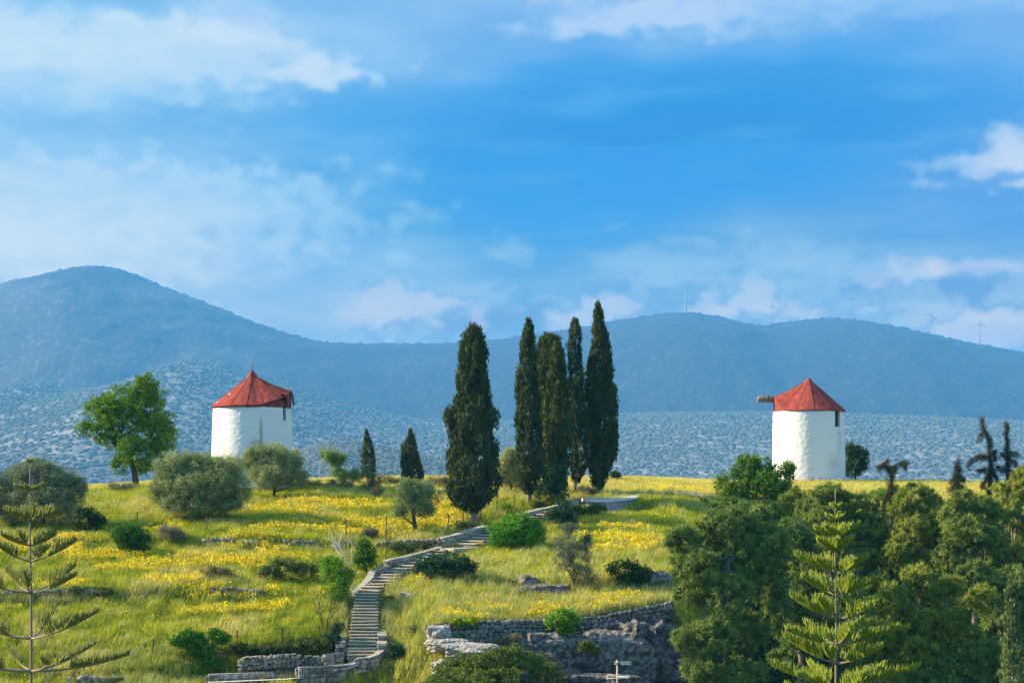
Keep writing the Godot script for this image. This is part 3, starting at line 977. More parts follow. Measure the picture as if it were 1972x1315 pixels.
# Norfolk pines: whorls of rising boughs that carry combs of upright sprays
func tiered_pine(label: String, px_top: float, py_top: float, px_low: float, d: float, whorls: Array, needles: Material, branchlet: float, dense: float, thick: float, inner: float) -> void:
	var foot := on_ground(px_low, d)
	var o := thing("tiered_pine", label, "conifer tree", foot, "tiered pines in front of the hill")
	var top := P(px_top, py_top, d) - foot
	var axis := func(py: float) -> Vector3:
		var y: float = (HORIZON - py) / F * d - foot.y
		var t: float = y / top.y
		return Vector3(lerpf(0, top.x, pow(t, 0.8)), y, lerpf(0, top.z, t))
	var st := st_new()
	var pts := []
	var radii := []
	for i in 15:
		var t := i / 14.0
		pts.append(Vector3(lerpf(0, top.x, pow(t, 0.8)), top.y * t - 0.3 * (1.0 - t), 0) + Vector3(sin(i * 1.9), 0, cos(i * 2.3)) * 0.012)
		radii.append(lerpf(0.115, 0.014, pow(t, 0.85)))
	tube(st, pts, radii, 10)
	put("trunk", done(st), M.pine_bark, o)
	var first := 0.3
	for w in whorls:
		var c: Vector3 = axis.call(w[0])
		var reach: float = w[1] / F * d
		var rise: float = (w[0] - w[2]) / F * d
		var boughs: int = w[3]
		first += 0.62
		for k in boughs:
			var a := first + TAU2 * k / boughs + rng.randf_range(-0.15, 0.15)
			var out := Vector3(cos(a), 0, sin(a))
			var side := Vector3(-out.z, 0, out.x)
			var l := reach * rng.randf_range(0.78, 1.08)
			var up := rise * rng.randf_range(0.7, 1.12)
			var curve := func(t: float) -> Vector3: return c + out * l * t + Vector3(0, up * (0.70 * t + 0.30 * t * t) - 0.03 * l * sin(t * PI), 0)
			var bst := st_new()
			var bp := []
			var br := []
			for i in 8:
				bp.append(curve.call(i / 7.0))
				br.append(lerpf(0.012 + 0.011 * l, 0.006, i / 7.0))
			tube(bst, bp, br, 5)
			var bough := put("branch", done(bst), M.pine_bark, o)
			var nst := st_new()
			var cnt := int(dense * (16 + 26 * l))
			for i in cnt:
				var t := lerpf(inner if l > 0.9 else inner * 0.2, 1.0, pow((i + rng.randf()) / cnt, 0.8))
				var p: Vector3 = curve.call(t)
				for s in [-1.0, 1.0]:
					if rng.randf() < 0.08:
						continue
					var len := (branchlet * 0.62 + (1.0 - t) * up * 0.75) * rng.randf_range(0.5, 1.2) * clampf(l / 0.7, 0.4, 1.0)
					var dir: Vector3 = (out * rng.randf_range(0.1, 0.45) + side * s * rng.randf_range(0.05, 0.65) + Vector3.UP * rng.randf_range(0.7, 1.1)).normalized()
					var m: Vector3 = p + dir * len * 0.55
					var e: Vector3 = m + (dir + Vector3.UP * 0.9).normalized() * len * 0.5
					var q := thick * rng.randf_range(0.8, 1.2)
					tube(nst, [p, m, e], [q, q * 1.15, q * 0.35], 4, false)
			put("foliage", done(nst), needles, bough)
	# the leader at the top
	var lst := st_new()
	tube(lst, [top * 0.985, top], [0.02, 0.004], 5)
	put("leader", done(lst), needles, o)

# firs with thin drooping arms that stand out of the pine wood
func ragged_fir(label: String, px: float, d: float, stem: Array, arms: Array, width: float) -> void:
	var base := on_ground(px, d)
	var o := thing("ragged_conifer", label, "conifer tree", base, "ragged conifers above the pine wood")
	var pts := [Vector3(0, -0.3, 0)]
	for s in stem:
		pts.append(P(s[0], s[1], d) - base)
	var st := st_new()
	var radii := []
	for i in pts.size():
		radii.append(lerpf(0.17, 0.03, float(i) / (pts.size() - 1)))
	tube(st, pts, radii, 7)
	put("trunk", done(st), M.bark, o)
	var xf := []
	var tint := []
	var cloak := func(a: Vector3, b: Vector3, wide: float, droop: float) -> void:
		var cnt := int(a.distance_to(b) / 0.022 * maxf(wide / 0.3, 0.8))
		for i in cnt:
			var p := a.lerp(b, rng.randf()) + rand_dir() * wide * sqrt(rng.randf()) + Vector3(0, -rng.randf() * droop, 0)
			xf.append(Transform3D(turned(rng.randf_range(0.16, 0.28)), p))
			tint.append(Color(0.035, 0.05, 0.018).lerp(Color(0.10, 0.105, 0.035), rng.randf()))
	for i in range(1, pts.size() - 1):
		if stem[i - 1][2] > 0.0:
			cloak.call(pts[i], pts[i + 1], float(stem[i - 1][2]) / F * d, 0.15)
	for arm in arms:
		var line := []
		for q in arm:
			line.append(P(q[0], q[1], d + rng.randf_range(-0.2, 0.2)) - base)
		var ast := st_new()
		tube(ast, line, [0.055, 0.04, 0.02], 5)
		put("branch", done(ast), M.bark, o)
		for i in line.size() - 1:
			cloak.call(line[i], line[i + 1], width, 0.35)
	setting(swarm("foliage", o, clumps.narrow, M.leaf_narrow, xf, tint), "stuff")

func bare_shrub(called: String, label: String, px: float, py: float, height: float, spread: float, bark: Material, stems: int) -> void:
	var base := hit(px, py)
	var d := -base.z
	var o := thing(called, label, "dead shrub", base)
	var h := height / F * d
	for i in stems:
		var st := st_new()
		var a := rng.randf() * TAU2
		var e := Vector3(cos(a) * spread / F * d * rng.randf_range(0.4, 1.0), h * rng.randf_range(0.6, 1.0), sin(a) * 0.5)
		var m := e * 0.5 + rand_dir() * 0.15
		tube(st, [Vector3(0, -0.1, 0), m, e], [0.032, 0.02, 0.006], 5)
		for k in 8:
			var s := m.lerp(e, rng.randf())
			var t := s + (e.normalized() + rand_dir() * 0.9) * h * 0.28
			tube(st, [s, s.lerp(t, 0.5) + rand_dir() * 0.05, t], [0.012, 0.009, 0.003], 4)
		put("branch", done(st), bark, o)

# ------------------------------------------------------------------ masonry
func lay(parent: Node, at: Vector3, ax: Vector3, ay: Vector3, az: Vector3, m: Material, wild := 0.0, called := "stone") -> void:
	put(called, stones[rng.randi() % 6 + (8 if wild > 0.5 else 0)], m, parent, Transform3D(Basis(ax, ay, az), at))

func stone_tone() -> Material:
	return M["stone_%d" % (rng.randi() % 5)]

# faces of stones between two points; base and top heights at both ends; n points outwards
func stone_face(parent: Node, a: Vector3, b: Vector3, ha: float, hb: float, n: Vector3, size: float, wild: float) -> void:
	var dir := Vector3(b.x - a.x, 0, b.z - a.z)
	var l := dir.length()
	dir /= l
	var slope := (b.y - a.y) / l
	var y := 0.0
	while y < maxf(ha, hb) - size * 0.15:
		var sh := size * rng.randf_range(0.75 - 0.12 * wild, 1.2 + 0.2 * wild)
		var x := -rng.randf() * size * 0.5
		while x < l:
			var sl := size * rng.randf_range(0.8, 1.9)
			var s0 := maxf(x, 0.0)
			var s1 := minf(x + sl, l)
			x += sl
			if s1 - s0 < size * 0.25:
				continue
			var mid := (s0 + s1) * 0.5
			var top := lerpf(ha, hb, mid / l)
			if y + sh * 0.45 > top or wild > 0.8 and y > top * 0.55 and rng.randf() < 0.3:
				continue
			var hh := minf(sh, top - y)
			var p := a + dir * mid + Vector3(0, slope * mid + y + hh * 0.5 + rng.randf_range(-0.22, 0.12) * size * wild, 0) + n * rng.randf_range(-0.02, 0.03) * (1.0 + wild)
			var tw := rng.randf_range(-1, 1) * 0.12 * wild
			var ax := (dir + Vector3(0, tw + slope, 0)).normalized()
			var ay := Vector3.UP
			lay(parent, p, ax.rotated(n, rng.randf_range(-0.35, 0.35) * wild) * (s1 - s0) * (1.04 + 0.12 * wild), ay.rotated(n, rng.randf_range(-0.3, 0.3) * wild) * hh * (1.06 + 0.35 * wild * rng.randf()), n * (0.22 + wild * 0.2), stone_tone(), wild)
		y += sh
	return

# wall along points of its top edge; height h below; thick behind the face
func wall(called: String, label: String, tops: Array, h: float, thick: float, size: float, wild: float, coping: bool, flip := false, ends := true) -> Node3D:
	var o := thing(called, label, "stone wall", Vector3(tops[0].x, tops[0].y - h, tops[0].z))
	var org := o.position
	var st := st_new()
	var ns := []
	for i in tops.size() - 1:
		var e: Vector3 = tops[i + 1] - tops[i]
		var n := Vector3(-e.z, 0, e.x).normalized()
		if n.z < 0.0 and not flip or flip and n.x < 0.0:
			n = -n
		ns.append(n)
	for i in tops.size() - 1:
		var a: Vector3 = tops[i] - org
		var b: Vector3 = tops[i + 1] - org
		var n: Vector3 = ns[i]
		var e := Vector3(b.x - a.x, 0, b.z - a.z).normalized()
		var drop := Vector3(0, -h, 0)
		var low := Vector3(0, -0.05 - (h * 0.4 if wild > 0.8 else 0.0), 0)
		var back := -n * thick
		var a2 := a + low - e * 0.03
		var b2 := b + low + e * 0.03
		flat(st)
		quad(st, a2 + drop, b2 + drop, b2, a2)
		quad(st, b2 + drop + back, a2 + drop + back, a2 + back, b2 + back)
		quad(st, a2, b2, b2 + back, a2 + back)
		quad(st, a2 + drop + back, a2 + drop, a2, a2 + back)
		quad(st, b2 + drop, b2 + drop + back, b2 + back, b2)
		stone_face(o, a + drop, b + drop, h - 0.02, h - 0.02, n, size, wild)
		if coping:
			var l := a.distance_to(b)
			var x := 0.0
			while x < l - 0.02:
				var sl := minf(rng.randf_range(0.45, 0.8), l - x)
				if l - x - sl < 0.2:
					sl = l - x
				var dirv := (b - a) / l
				var p := a + dirv * (x + sl * 0.5) - n * thick * 0.5 + Vector3(0, rng.randf_range(-0.01, 0.01), 0)
				put("coping_stone", stones[6 + rng.randi() % 2], M["cap_%d" % (rng.randi() % 2)], o, Transform3D(Basis(dirv * sl * 0.98, Vector3.UP * 0.10, n * (thick + 0.08)), p))
				x += sl
	if ends:
		var a: Vector3 = tops[0] - org
		var b: Vector3 = tops[-1] - org
		var ea: Vector3 = (a - (tops[1] - org)).normalized()
		var eb: Vector3 = (b - (tops[-2] - org)).normalized()
		ea = Vector3(ea.x, 0, ea.z).normalized()
		eb = Vector3(eb.x, 0, eb.z).normalized()
		var d := Vector3(0, -h, 0)
		stone_face(o, a + d - ns[0] * thick, a + d, h - 0.02, h - 0.02, ea, size, wild)
		stone_face(o, b + d - ns[-1] * thick, b + d, h - 0.02, h - 0.02, eb, size, wild)
	put("wall_core", done(st), M.mortar if wild < 0.5 else M.rubble, o)
	return o

func pts(list: Array) -> Array:
	var r := []
	for q in list:
		r.append(P(q[0], q[1], q[2]))
	return r

func dry_wall(label: String, list: Array, h: float, size := 0.3, wild := 1.0) -> void:
	# list of pixel, depth: the wall stands on the lip of its terrace
	var tops := []
	for q in list:
		tops.append(P(q[0], q[1], q[2]))
	wall("dry_stone_wall", label, tops, h, 0.4, size, wild, false, false, false)

func make_stairs() -> void:
	var o := thing("stone_stairway", "long grey stone stairway climbing the slope between low stone parapets", "stairs", Vector3(stair[0].x, stair[0].y, stair[0].z))
	var org := o.position
	var runs := [[0, 1, 20], [1, 5, 14], [6, 9, 14]]
	for run in runs:
		var total := 0.0
		var cum := [0.0]
		for i in range(run[0], run[1]):
			total += Vector2(stair[i + 1].x - stair[i].x, stair[i + 1].z - stair[i].z).length()
			cum.append(total)
		for k in run[2]:
			var s: float = total * (k + 0.5) / run[2]
			var i := 0
			while i < cum.size() - 2 and s > cum[i + 1]:
				i += 1
			var a: Vector4 = stair[run[0] + i]
			var b: Vector4 = stair[run[0] + i + 1]
			var t: float = (s - cum[i]) / (cum[i + 1] - cum[i])
			var c := a.lerp(b, t)
			var e := Vector3(b.x - a.x, 0, b.z - a.z).normalized()
			var y: float = lerpf(stair[run[0]].y, stair[run[1]].y, (k + 1.0) / run[2])
			var n := Vector3(-e.z, 0, e.x)
			var dep: float = total / run[2]
			var tilt := Vector3(0, rng.randf_range(-0.022, 0.022), 0)
			var at := Vector3(c.x, y, c.z) - org + rand_dir() * 0.012
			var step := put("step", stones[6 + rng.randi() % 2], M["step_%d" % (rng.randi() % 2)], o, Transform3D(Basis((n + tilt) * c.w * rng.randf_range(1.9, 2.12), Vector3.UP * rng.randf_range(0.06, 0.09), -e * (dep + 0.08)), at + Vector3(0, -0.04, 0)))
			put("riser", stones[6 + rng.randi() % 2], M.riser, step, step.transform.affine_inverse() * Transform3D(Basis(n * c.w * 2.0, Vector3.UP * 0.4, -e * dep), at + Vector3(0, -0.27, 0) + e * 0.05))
	# the landing between the flights
	var st := st_new()
	var a: Vector4 = stair[5]
	var b: Vector4 = stair[6]
	var e := Vector3(b.x - a.x, 0, b.z - a.z)
	var n := Vector3(-e.z, 0, e.x).normalized()
	obox(st, Vector3((a.x + b.x) * 0.5, (a.y + b.y) * 0.5 - 0.15, (a.z + b.z) * 0.5) - org, e * 0.56, Vector3.UP * 0.15, n * 0.95)
	put("landing", done(st), M.step_0, o)

func make_masonry() -> void:
	wall("parapet_wall", "curved mortared stone wall with pale coping at the foot of the stairway", pts([[574, 1287, 107.4], [628, 1284, 107.9], [684, 1280.5, 108.35]]), 1.3, 0.34, 0.24, 0.25, true)
	wall("parapet_wall", "raised curving end of the stone wall hugging the lowest stair step", pts([[688, 1269, 108.4], [712, 1267, 108.55], [728, 1262, 108.9], [739, 1254, 109.5], [741, 1249, 109.9]]), 1.55, 0.34, 0.24, 0.25, true)
	wall("parapet_wall", "lowest stepped parapet block right of the stairs", pts([[743, 1241.5, 109.75], [744, 1235, 111.15]]), 0.75, 0.5, 0.24, 0.2, true, true)
	wall("parapet_wall", "second parapet block up the right side of the stairs", pts([[743, 1225.5, 111.25], [743, 1207.5, 114.2]]), 0.7, 0.48, 0.24, 0.2, true, true)
	wall("parapet_wall", "third parapet block up the right side of the stairs", pts([[741, 1200, 114.3], [741, 1181, 117.0]]), 0.65, 0.46, 0.24, 0.2, true, true)
	wall("parapet_wall", "topmost narrow parapet right of the stairs, sloping into the grass", pts([[740, 1172, 117.1], [742, 1150, 118.6], [756, 1128, 120.4], [793, 1096, 124.2]]), 0.6, 0.34, 0.24, 0.2, true, true)
	wall("parapet_wall", "lowest parapet block left of the stairs beside the dark shrubbery", pts([[663, 1244, 110.4], [664, 1235, 111.7]]), 0.6, 0.5, 0.24, 0.2, true, true)
	wall("parapet_wall", "second parapet block up the left side of the stairs", pts([[666, 1228, 111.8], [667, 1217, 113.3]]), 0.6, 0.5, 0.24, 0.2, true, true)
	wall("parapet_wall", "third long parapet block up the left side of the stairs", pts([[669, 1212, 113.4], [671, 1189, 115.6]]), 0.6, 0.48, 0.24, 0.2, true, true)
	wall("parapet_wall", "left stair parapet curving up under the bright sapling", pts([[672, 1182, 115.7], [676, 1160, 116.8], [690, 1138, 117.9], [715, 1116, 119.6], [722, 1104, 120.4]]), 0.65, 0.4, 0.24, 0.2, true, true)
	wall("parapet_wall", "low lit parapet beside the bend of the stairs below the dead branches", pts([[718, 1102, 121.2], [752, 1090, 122.6]]), 0.6, 0.36, 0.24, 0.2, true)
	wall("parapet_wall", "long low parapet with rubble face rising along the stairs towards the landing", pts([[748, 1080, 123.2], [790, 1071, 125.0], [836, 1059, 127.4], [852, 1054, 128.3]]), 0.7, 0.36, 0.26, 0.3, true)
	wall("parapet_wall", "squared end and wall left of the upper flight below the big cypress", pts([[851, 1037, 129.3], [880, 1031, 130.4], [912, 1021, 132.0], [940, 1013, 133.6]]), 0.62, 0.45, 0.26, 0.2, true)
	wall("parapet_wall", "upper stair wall under the second cypress behind the bright bush", pts([[1008, 990, 138.2], [1040, 982, 139.6], [1075, 975, 141.6], [1112, 962, 144.2]]), 0.6, 0.5, 0.26, 0.3, true)
	wall("parapet_wall", "stub wall turning left at the bottom of the stairs", pts([[624, 1262, 109.0], [645, 1261, 109.3], [660, 1258, 109.8]]), 0.62, 0.4, 0.25, 0.25, true)
	wall("parapet_wall", "low wall behind the footpath left of the stairs", pts([[531, 1285, 108.15], [575, 1282, 108.4], [612, 1281, 108.6]]), 0.6, 0.3, 0.24, 0.3, true)
	wall("parapet_wall", "pale low edging wall along the footpath at the lower left", pts([[400, 1301, 107.2], [465, 1298, 107.5], [528, 1295, 107.8]]), 0.5, 0.3, 0.24, 0.3, true)
	# dry stone terrace walls
	dry_wall("tumbled dry stone terrace wall above the footpath left of the stairs", [[458, 1266, 108.05], [500, 1260, 108.05], [560, 1257, 108.05], [620, 1263, 108.2]], 0.8, 0.21)
	dry_wall("grey heap of dry wall at the bottom beside the left tiered pine", [[128, 1303, 106.2], [170, 1297, 106.3], [215, 1299, 106.3], [250, 1306, 106.2]], 0.7, 0.28)
	dry_wall("low dry stone terrace wall below the big olive bush", [[388, 1034, 128.2], [450, 1034, 128.3], [500, 1037, 128.4]], 0.55, 0.22)
	dry_wall("broken short run of dry stones left of the dead white branches", [[545, 1038, 128.4], [580, 1037, 128.5], [618, 1041, 128.5]], 0.5, 0.24)
	dry_wall("brownish dry wall running into the stair landing behind rusty posts", [[722, 1041, 129.0], [765, 1038, 129.2], [810, 1038, 129.3], [846, 1034, 129.5]], 0.6, 0.22)
	dry_wall("half hidden dry stone terrace wall behind the left tiered pine", [[-60, 1136, 117.8], [20, 1136, 117.9], [100, 1135, 117.9], [190, 1133, 117.9]], 0.28, 0.2)
	dry_wall("thin row of terrace stones in the flower meadow", [[405, 1131, 118.0], [450, 1130, 118.0], [505, 1132, 118.0]], 0.28, 0.2)
	dry_wall("dry stone retaining wall under the right meadow terrace, left half", [[822, 1204, 107.6], [870, 1196, 107.9], [940, 1194, 108.5], [1010, 1192, 109.2], [1055, 1191, 109.6], [1105, 1190, 110.0]], 1.2, 0.25, 0.78)
	dry_wall("dry stone retaining wall climbing to the right above the dark cliff", [[1105, 1190, 110.1], [1160, 1184, 110.6], [1215, 1172, 111.1], [1262, 1163, 111.5], [1296, 1154, 111.8]], 1.1, 0.25, 0.78)
	dry_wall("bare stones at the edge of the brow left of the right mill", [[1235, 968, 147.0], [1290, 962, 149.0], [1345, 960, 150.0]], 0.35, 0.32)
	# concrete terrace beside the upper stairs
	var o := thing("concrete_terrace", "pale concrete terrace slab with grey front wall beside the right cypress", "terrace", P(1165, 993, 143.0))
	var org := o.position
	var st := st_new()
	flat(st)
	var tl := P(1128, 968, 144.6) - org
	var fl := P(1168, 969, 143.0) - org
	var fr := P(1224, 962, 145.4) - org
	var br := P(1236, 952, 149.5) - org
	var bl := P(1162, 951, 150.5) - org
	var dn := Vector3(0, -1.4, 0)
	quad(st, fl + dn, fr + dn, fr, fl)
	quad(st, fr + dn, br + dn, br, fr)
	quad(st, tl + dn, fl + dn, fl, tl)
	quad(st, br + dn, bl + dn, bl, br)
	put("front_wall", done(st), M.concrete, o)
	st = st_new()
	flat(st)
	var lift := Vector3(0, 0.11, 0)
	var q := [tl, fl, fr, br, bl]
	var big := []
	for p in q:
		big.append(p + (p - (fl + br) * 0.5).normalized() * Vector3(1, 0, 1) * 0.12 + Vector3(0, 0.004, 0))
	for i in 5:
		quad(st, big[i], big[(i + 1) % 5], big[(i + 1) % 5] + lift, big[i] + lift)
	for i in range(1, 4):
		tri(st, big[0] + lift, big[i] + lift, big[i + 1] + lift)
		tri(st, big[0], big[i + 1], big[i])
	put("slab", done(st), M.pale_concrete, o)
	st = st_new()
	obox(st, tl.lerp(fl, 0.5) + Vector3(0, 0.24, -1.2), Vector3(1.0, 0, -0.5), Vector3(0, 0.13, 0), Vector3(0.06, 0, 0.12))
	put("kerb", done(st), M.pale_concrete, o)
	# footpath at the bottom
	st = st_new()
	for i in path.size() - 1:
		var a: Vector4 = path[i]
		var b: Vector4 = path[i + 1]
		var e := Vector3(b.x - a.x, 0, b.z - a.z).normalized()
		var n := Vector3(-e.z, 0, e.x)
		var pa := Vector3(a.x, a.y, a.z)
		var pb := Vector3(b.x, b.y, b.z)
		quad(st, pa + n * a.w, pb + n * b.w, pb - n * b.w, pa - n * a.w)
	setting(put("footpath", done(st), M.pale_concrete))

func rock(label: String, px: float, py: float, d: float, rx: float, ry: float, rz: float, m: Material, seed_: int, turn := 0.0, group := "") -> void:
	var s := d / F
	var o := put("rock", boulder_mesh(seed_, 0.30, 40, 24), m)
	o.name = numbered("rock_outcrop") if rx > 40 else numbered("boulder")
	o.transform = Transform3D(Basis(Vector3.UP, turn) * Basis.from_scale(Vector3(rx * s, ry * s, rz)), P(px, py, d))
	tag(o, label, "rock", group)

func make_rocks() -> void:
	rock("big grey limestone crag under the retaining wall, darkened on its right", 1165, 1272, 109.9, 118, 56, 1.6, M.limestone, 3)
	rock("bulging dark cliff block at the right end of the crag", 1268, 1262, 111.0, 48, 74, 1.8, M.dark_rock, 8, 0.5)
	rock("weathered grey crag below the retaining wall behind the low bushes", 1035, 1274, 108.9, 90, 50, 1.3, M.limestone, 12)
	rock("round grey boulder jammed under the dry retaining wall", 1032, 1232, 108.6, 22, 16, 0.7, M.limestone, 14, 0.3)
	rock("upright pale block in the cliff beside the dark hollow", 1222, 1222, 110.2, 24, 28, 0.8, M.limestone, 15, 0.8)
	rock("pale sunlit slab of bedrock left of the retaining wall", 862, 1243, 106.2, 44, 15, 1.0, M.pale_rock, 17, 0.2)
	rock("long whitish bedrock ledge above the bottom bushes", 905, 1252, 105.4, 60, 16, 1.1, M.pale_rock, 18, -0.2)
	rock("whitish rounded boulder between grass and bottom bushes", 855, 1287, 103.6, 27, 18, 0.8, M.pale_rock, 19, 0.4)
	rock("lumpy white rock at the left end of the retaining wall", 845, 1222, 107.0, 25, 20, 0.7, M.pale_rock, 20)
	rock("left one of two small white boulders in the dry grass", 777, 1146, 116.6, 8.5, 6.5, 0.25, M.pale_rock, 21)
	rock("right one of two small white boulders in the dry grass", 792, 1147, 116.5, 10, 6, 0.28, M.pale_rock, 22)
	rock("jagged grey rock jutting from the grass left of the grey bush", 1016, 1120, 116.4, 18, 13, 0.55, M.limestone, 23, 0.5)
	rock("low wide rock ledge in the grass in front of the grey bush", 1050, 1138, 115.4, 55, 14, 0.8, M.limestone, 24)
	rock("grey rock face between the dark bush and the pine wood", 1268, 1120, 117.0, 26, 22, 0.9, M.limestone, 25)
	rock("dark hollow rock low at the foot of the cliff", 1130, 1318, 107.6, 130, 24, 1.6, M.dark_rock, 26)
	rock("pale stone at the brow of the hill right of the terrace", 1255, 972, 147.0, 9, 6, 0.3, M.pale_rock, 27)

# ------------------------------------------------------------------ fences
func fence(label: String, posts: Array, m: Material, wires: int) -> void:
	var first := hit(posts[0][0], posts[0][1])
	var o := thing("wire_fence", label, "fence", first)
	var heads := []
	for q in posts:
		var b := hit(q[0], q[1]) if q.size() < 5 else on_ground(q[0], q[4])
		var h: float = (q[1] - q[2]) / F * -b.z
		var t := b + Vector3((q[3] if q.size() > 3 else 0.0) / F * -b.z, h, 0)
		var st := st_new()
		tube(st, [b - Vector3(0, 0.3, 0) - first, t - first], [0.042, 0.036], 6)
		put("post", done(st), m, o)
		heads.append([b, t])
	for w in wires:
		var st := st_new()
		for i in heads.size() - 1:
			var f := 0.93 - 0.36 * w
			var a: Vector3 = heads[i][0].lerp(heads[i][1], f) - first
			var b: Vector3 = heads[i + 1][0].lerp(heads[i + 1][1], f) - first
			tube(st, [a, (a + b) * 0.5 - Vector3(0, 0.05, 0), b], [0.007], 4)
		put("wire", done(st), m, o)

func make_fences() -> void:
	fence("thin rusty post and wire fence crossing the upper meadow", [[40, 1010, 992], [263, 1006, 986], [397, 1017, 995], [464, 1018, 1004], [598, 1028, 1004], [666, 1038, 1001], [744, 1038, 996]], M.rust, 2)
	fence("dark post and wire fence below the tall left cypress", [[863, 1024, 989], [892, 1014, 984], [926, 1007, 975], [957, 993, 965], [990, 984, 955], [1041, 962, 938]], M.dark_post, 2)
	fence("rusty leaning posts along the stair parapet by the landing", [[743, 1074, 998, 0, 124.2], [779, 1064, 1033, 0, 125.6], [812, 1058, 1030, 0, 127.0], [844, 1048, 1016, 1, 129.0]], M.rust, 1)
	fence("weathered fence on the lowest meadow above the footpath", [[294, 1272, 1233], [456, 1240, 1216], [543, 1234, 1209], [617, 1230, 1206, -3]], M.dark_post, 2)

# ------------------------------------------------------------------ windmills
func mill_wall(base_r: float, top_r: float, h: float, seed_: int, win: Array, stains: Callable) -> ArrayMesh:
	var cols := 220
	var rows := 110
	var st := st_new()
	var p := []
	var tint := []
	var lum := FastNoiseLite.new()
	lum.seed = seed_
	lum.frequency = 2.4
	lum.fractal_octaves = 5
	lum.fractal_gain = 0.62
	for j in rows + 1:
		var t := float(j) / rows
		for i in cols + 1:
			var a := TAU2 * (i % cols) / cols
			var q := Vector3(sin(a), 0, cos(a))
			var r := lerpf(base_r, top_r, pow(t, 1.25)) - 0.10 * pow(maxf(t - 0.955, 0.0) / 0.045, 2.0)
			r += lum.get_noise_3d(q.x * base_r, t * h, q.z * base_r) * 0.026
			p.append(q * r + Vector3(0, t * h, 0))
			tint.append(stains.call(a, t * h, lum))
	for j in rows:
		for i in cols:
			var a := TAU2 * (i + 0.5) / cols
			var y := h * (j + 0.5) / rows
			if absf(angle_difference(a, win[0])) < win[1] and y > win[2] and y < win[3]:
				continue
			for k in [j * (cols + 1) + i, (j + 1) * (cols + 1) + i + 1, j * (cols + 1) + i + 1, j * (cols + 1) + i, (j + 1) * (cols + 1) + i, (j + 1) * (cols + 1) + i + 1]:
				st.set_color(tint[k])
				st.add_vertex(p[k])
	return done(st)

# reveal of a window opening; a dark sheet paints its unlit inside
func mill_window(o: Node3D, a: float, half: float, y0: float, y1: float, r: float) -> void:
	var f := func(da: float, y: float, rr: float) -> Vector3: return Vector3(sin(a + da) * rr, y, cos(a + da) * rr)
	var st := st_new()
	flat(st)
	var ro := r - 0.015
	var ri := r - 0.2
	quad(st, f.call(-half, y0, ri), f.call(-half, y0, ro), f.call(-half, y1, ro), f.call(-half, y1, ri))
	quad(st, f.call(half, y0, ro), f.call(half, y0, ri), f.call(half, y1, ri), f.call(half, y1, ro))
	quad(st, f.call(-half, y0, ro), f.call(half, y0, ro), f.call(half, y0, ri), f.call(-half, y0, ri))
	quad(st, f.call(half, y1, ro), f.call(-half, y1, ro), f.call(-half, y1, ri), f.call(half, y1, ri))
	var win := put("window", done(st), M.plaster_plain, o)
	st = st_new()
	flat(st)
	quad(st, f.call(-half, y0, ri + 0.01), f.call(half, y0, ri + 0.01), f.call(half, y1, ri + 0.01), f.call(-half, y1, ri + 0.01))
	put("dark_inside", done(st), M.old_wood, win)
	st = st_new()
	obox(st, f.call(-half + 0.02, (y0 + y1) * 0.5, r - 0.05), Vector3(cos(a), 0, -sin(a)) * 0.05, Vector3(0, (y1 - y0) * 0.5, 0), Vector3(sin(a), 0, cos(a)) * 0.06)
	put("frame", done(st), M.old_wood, win)

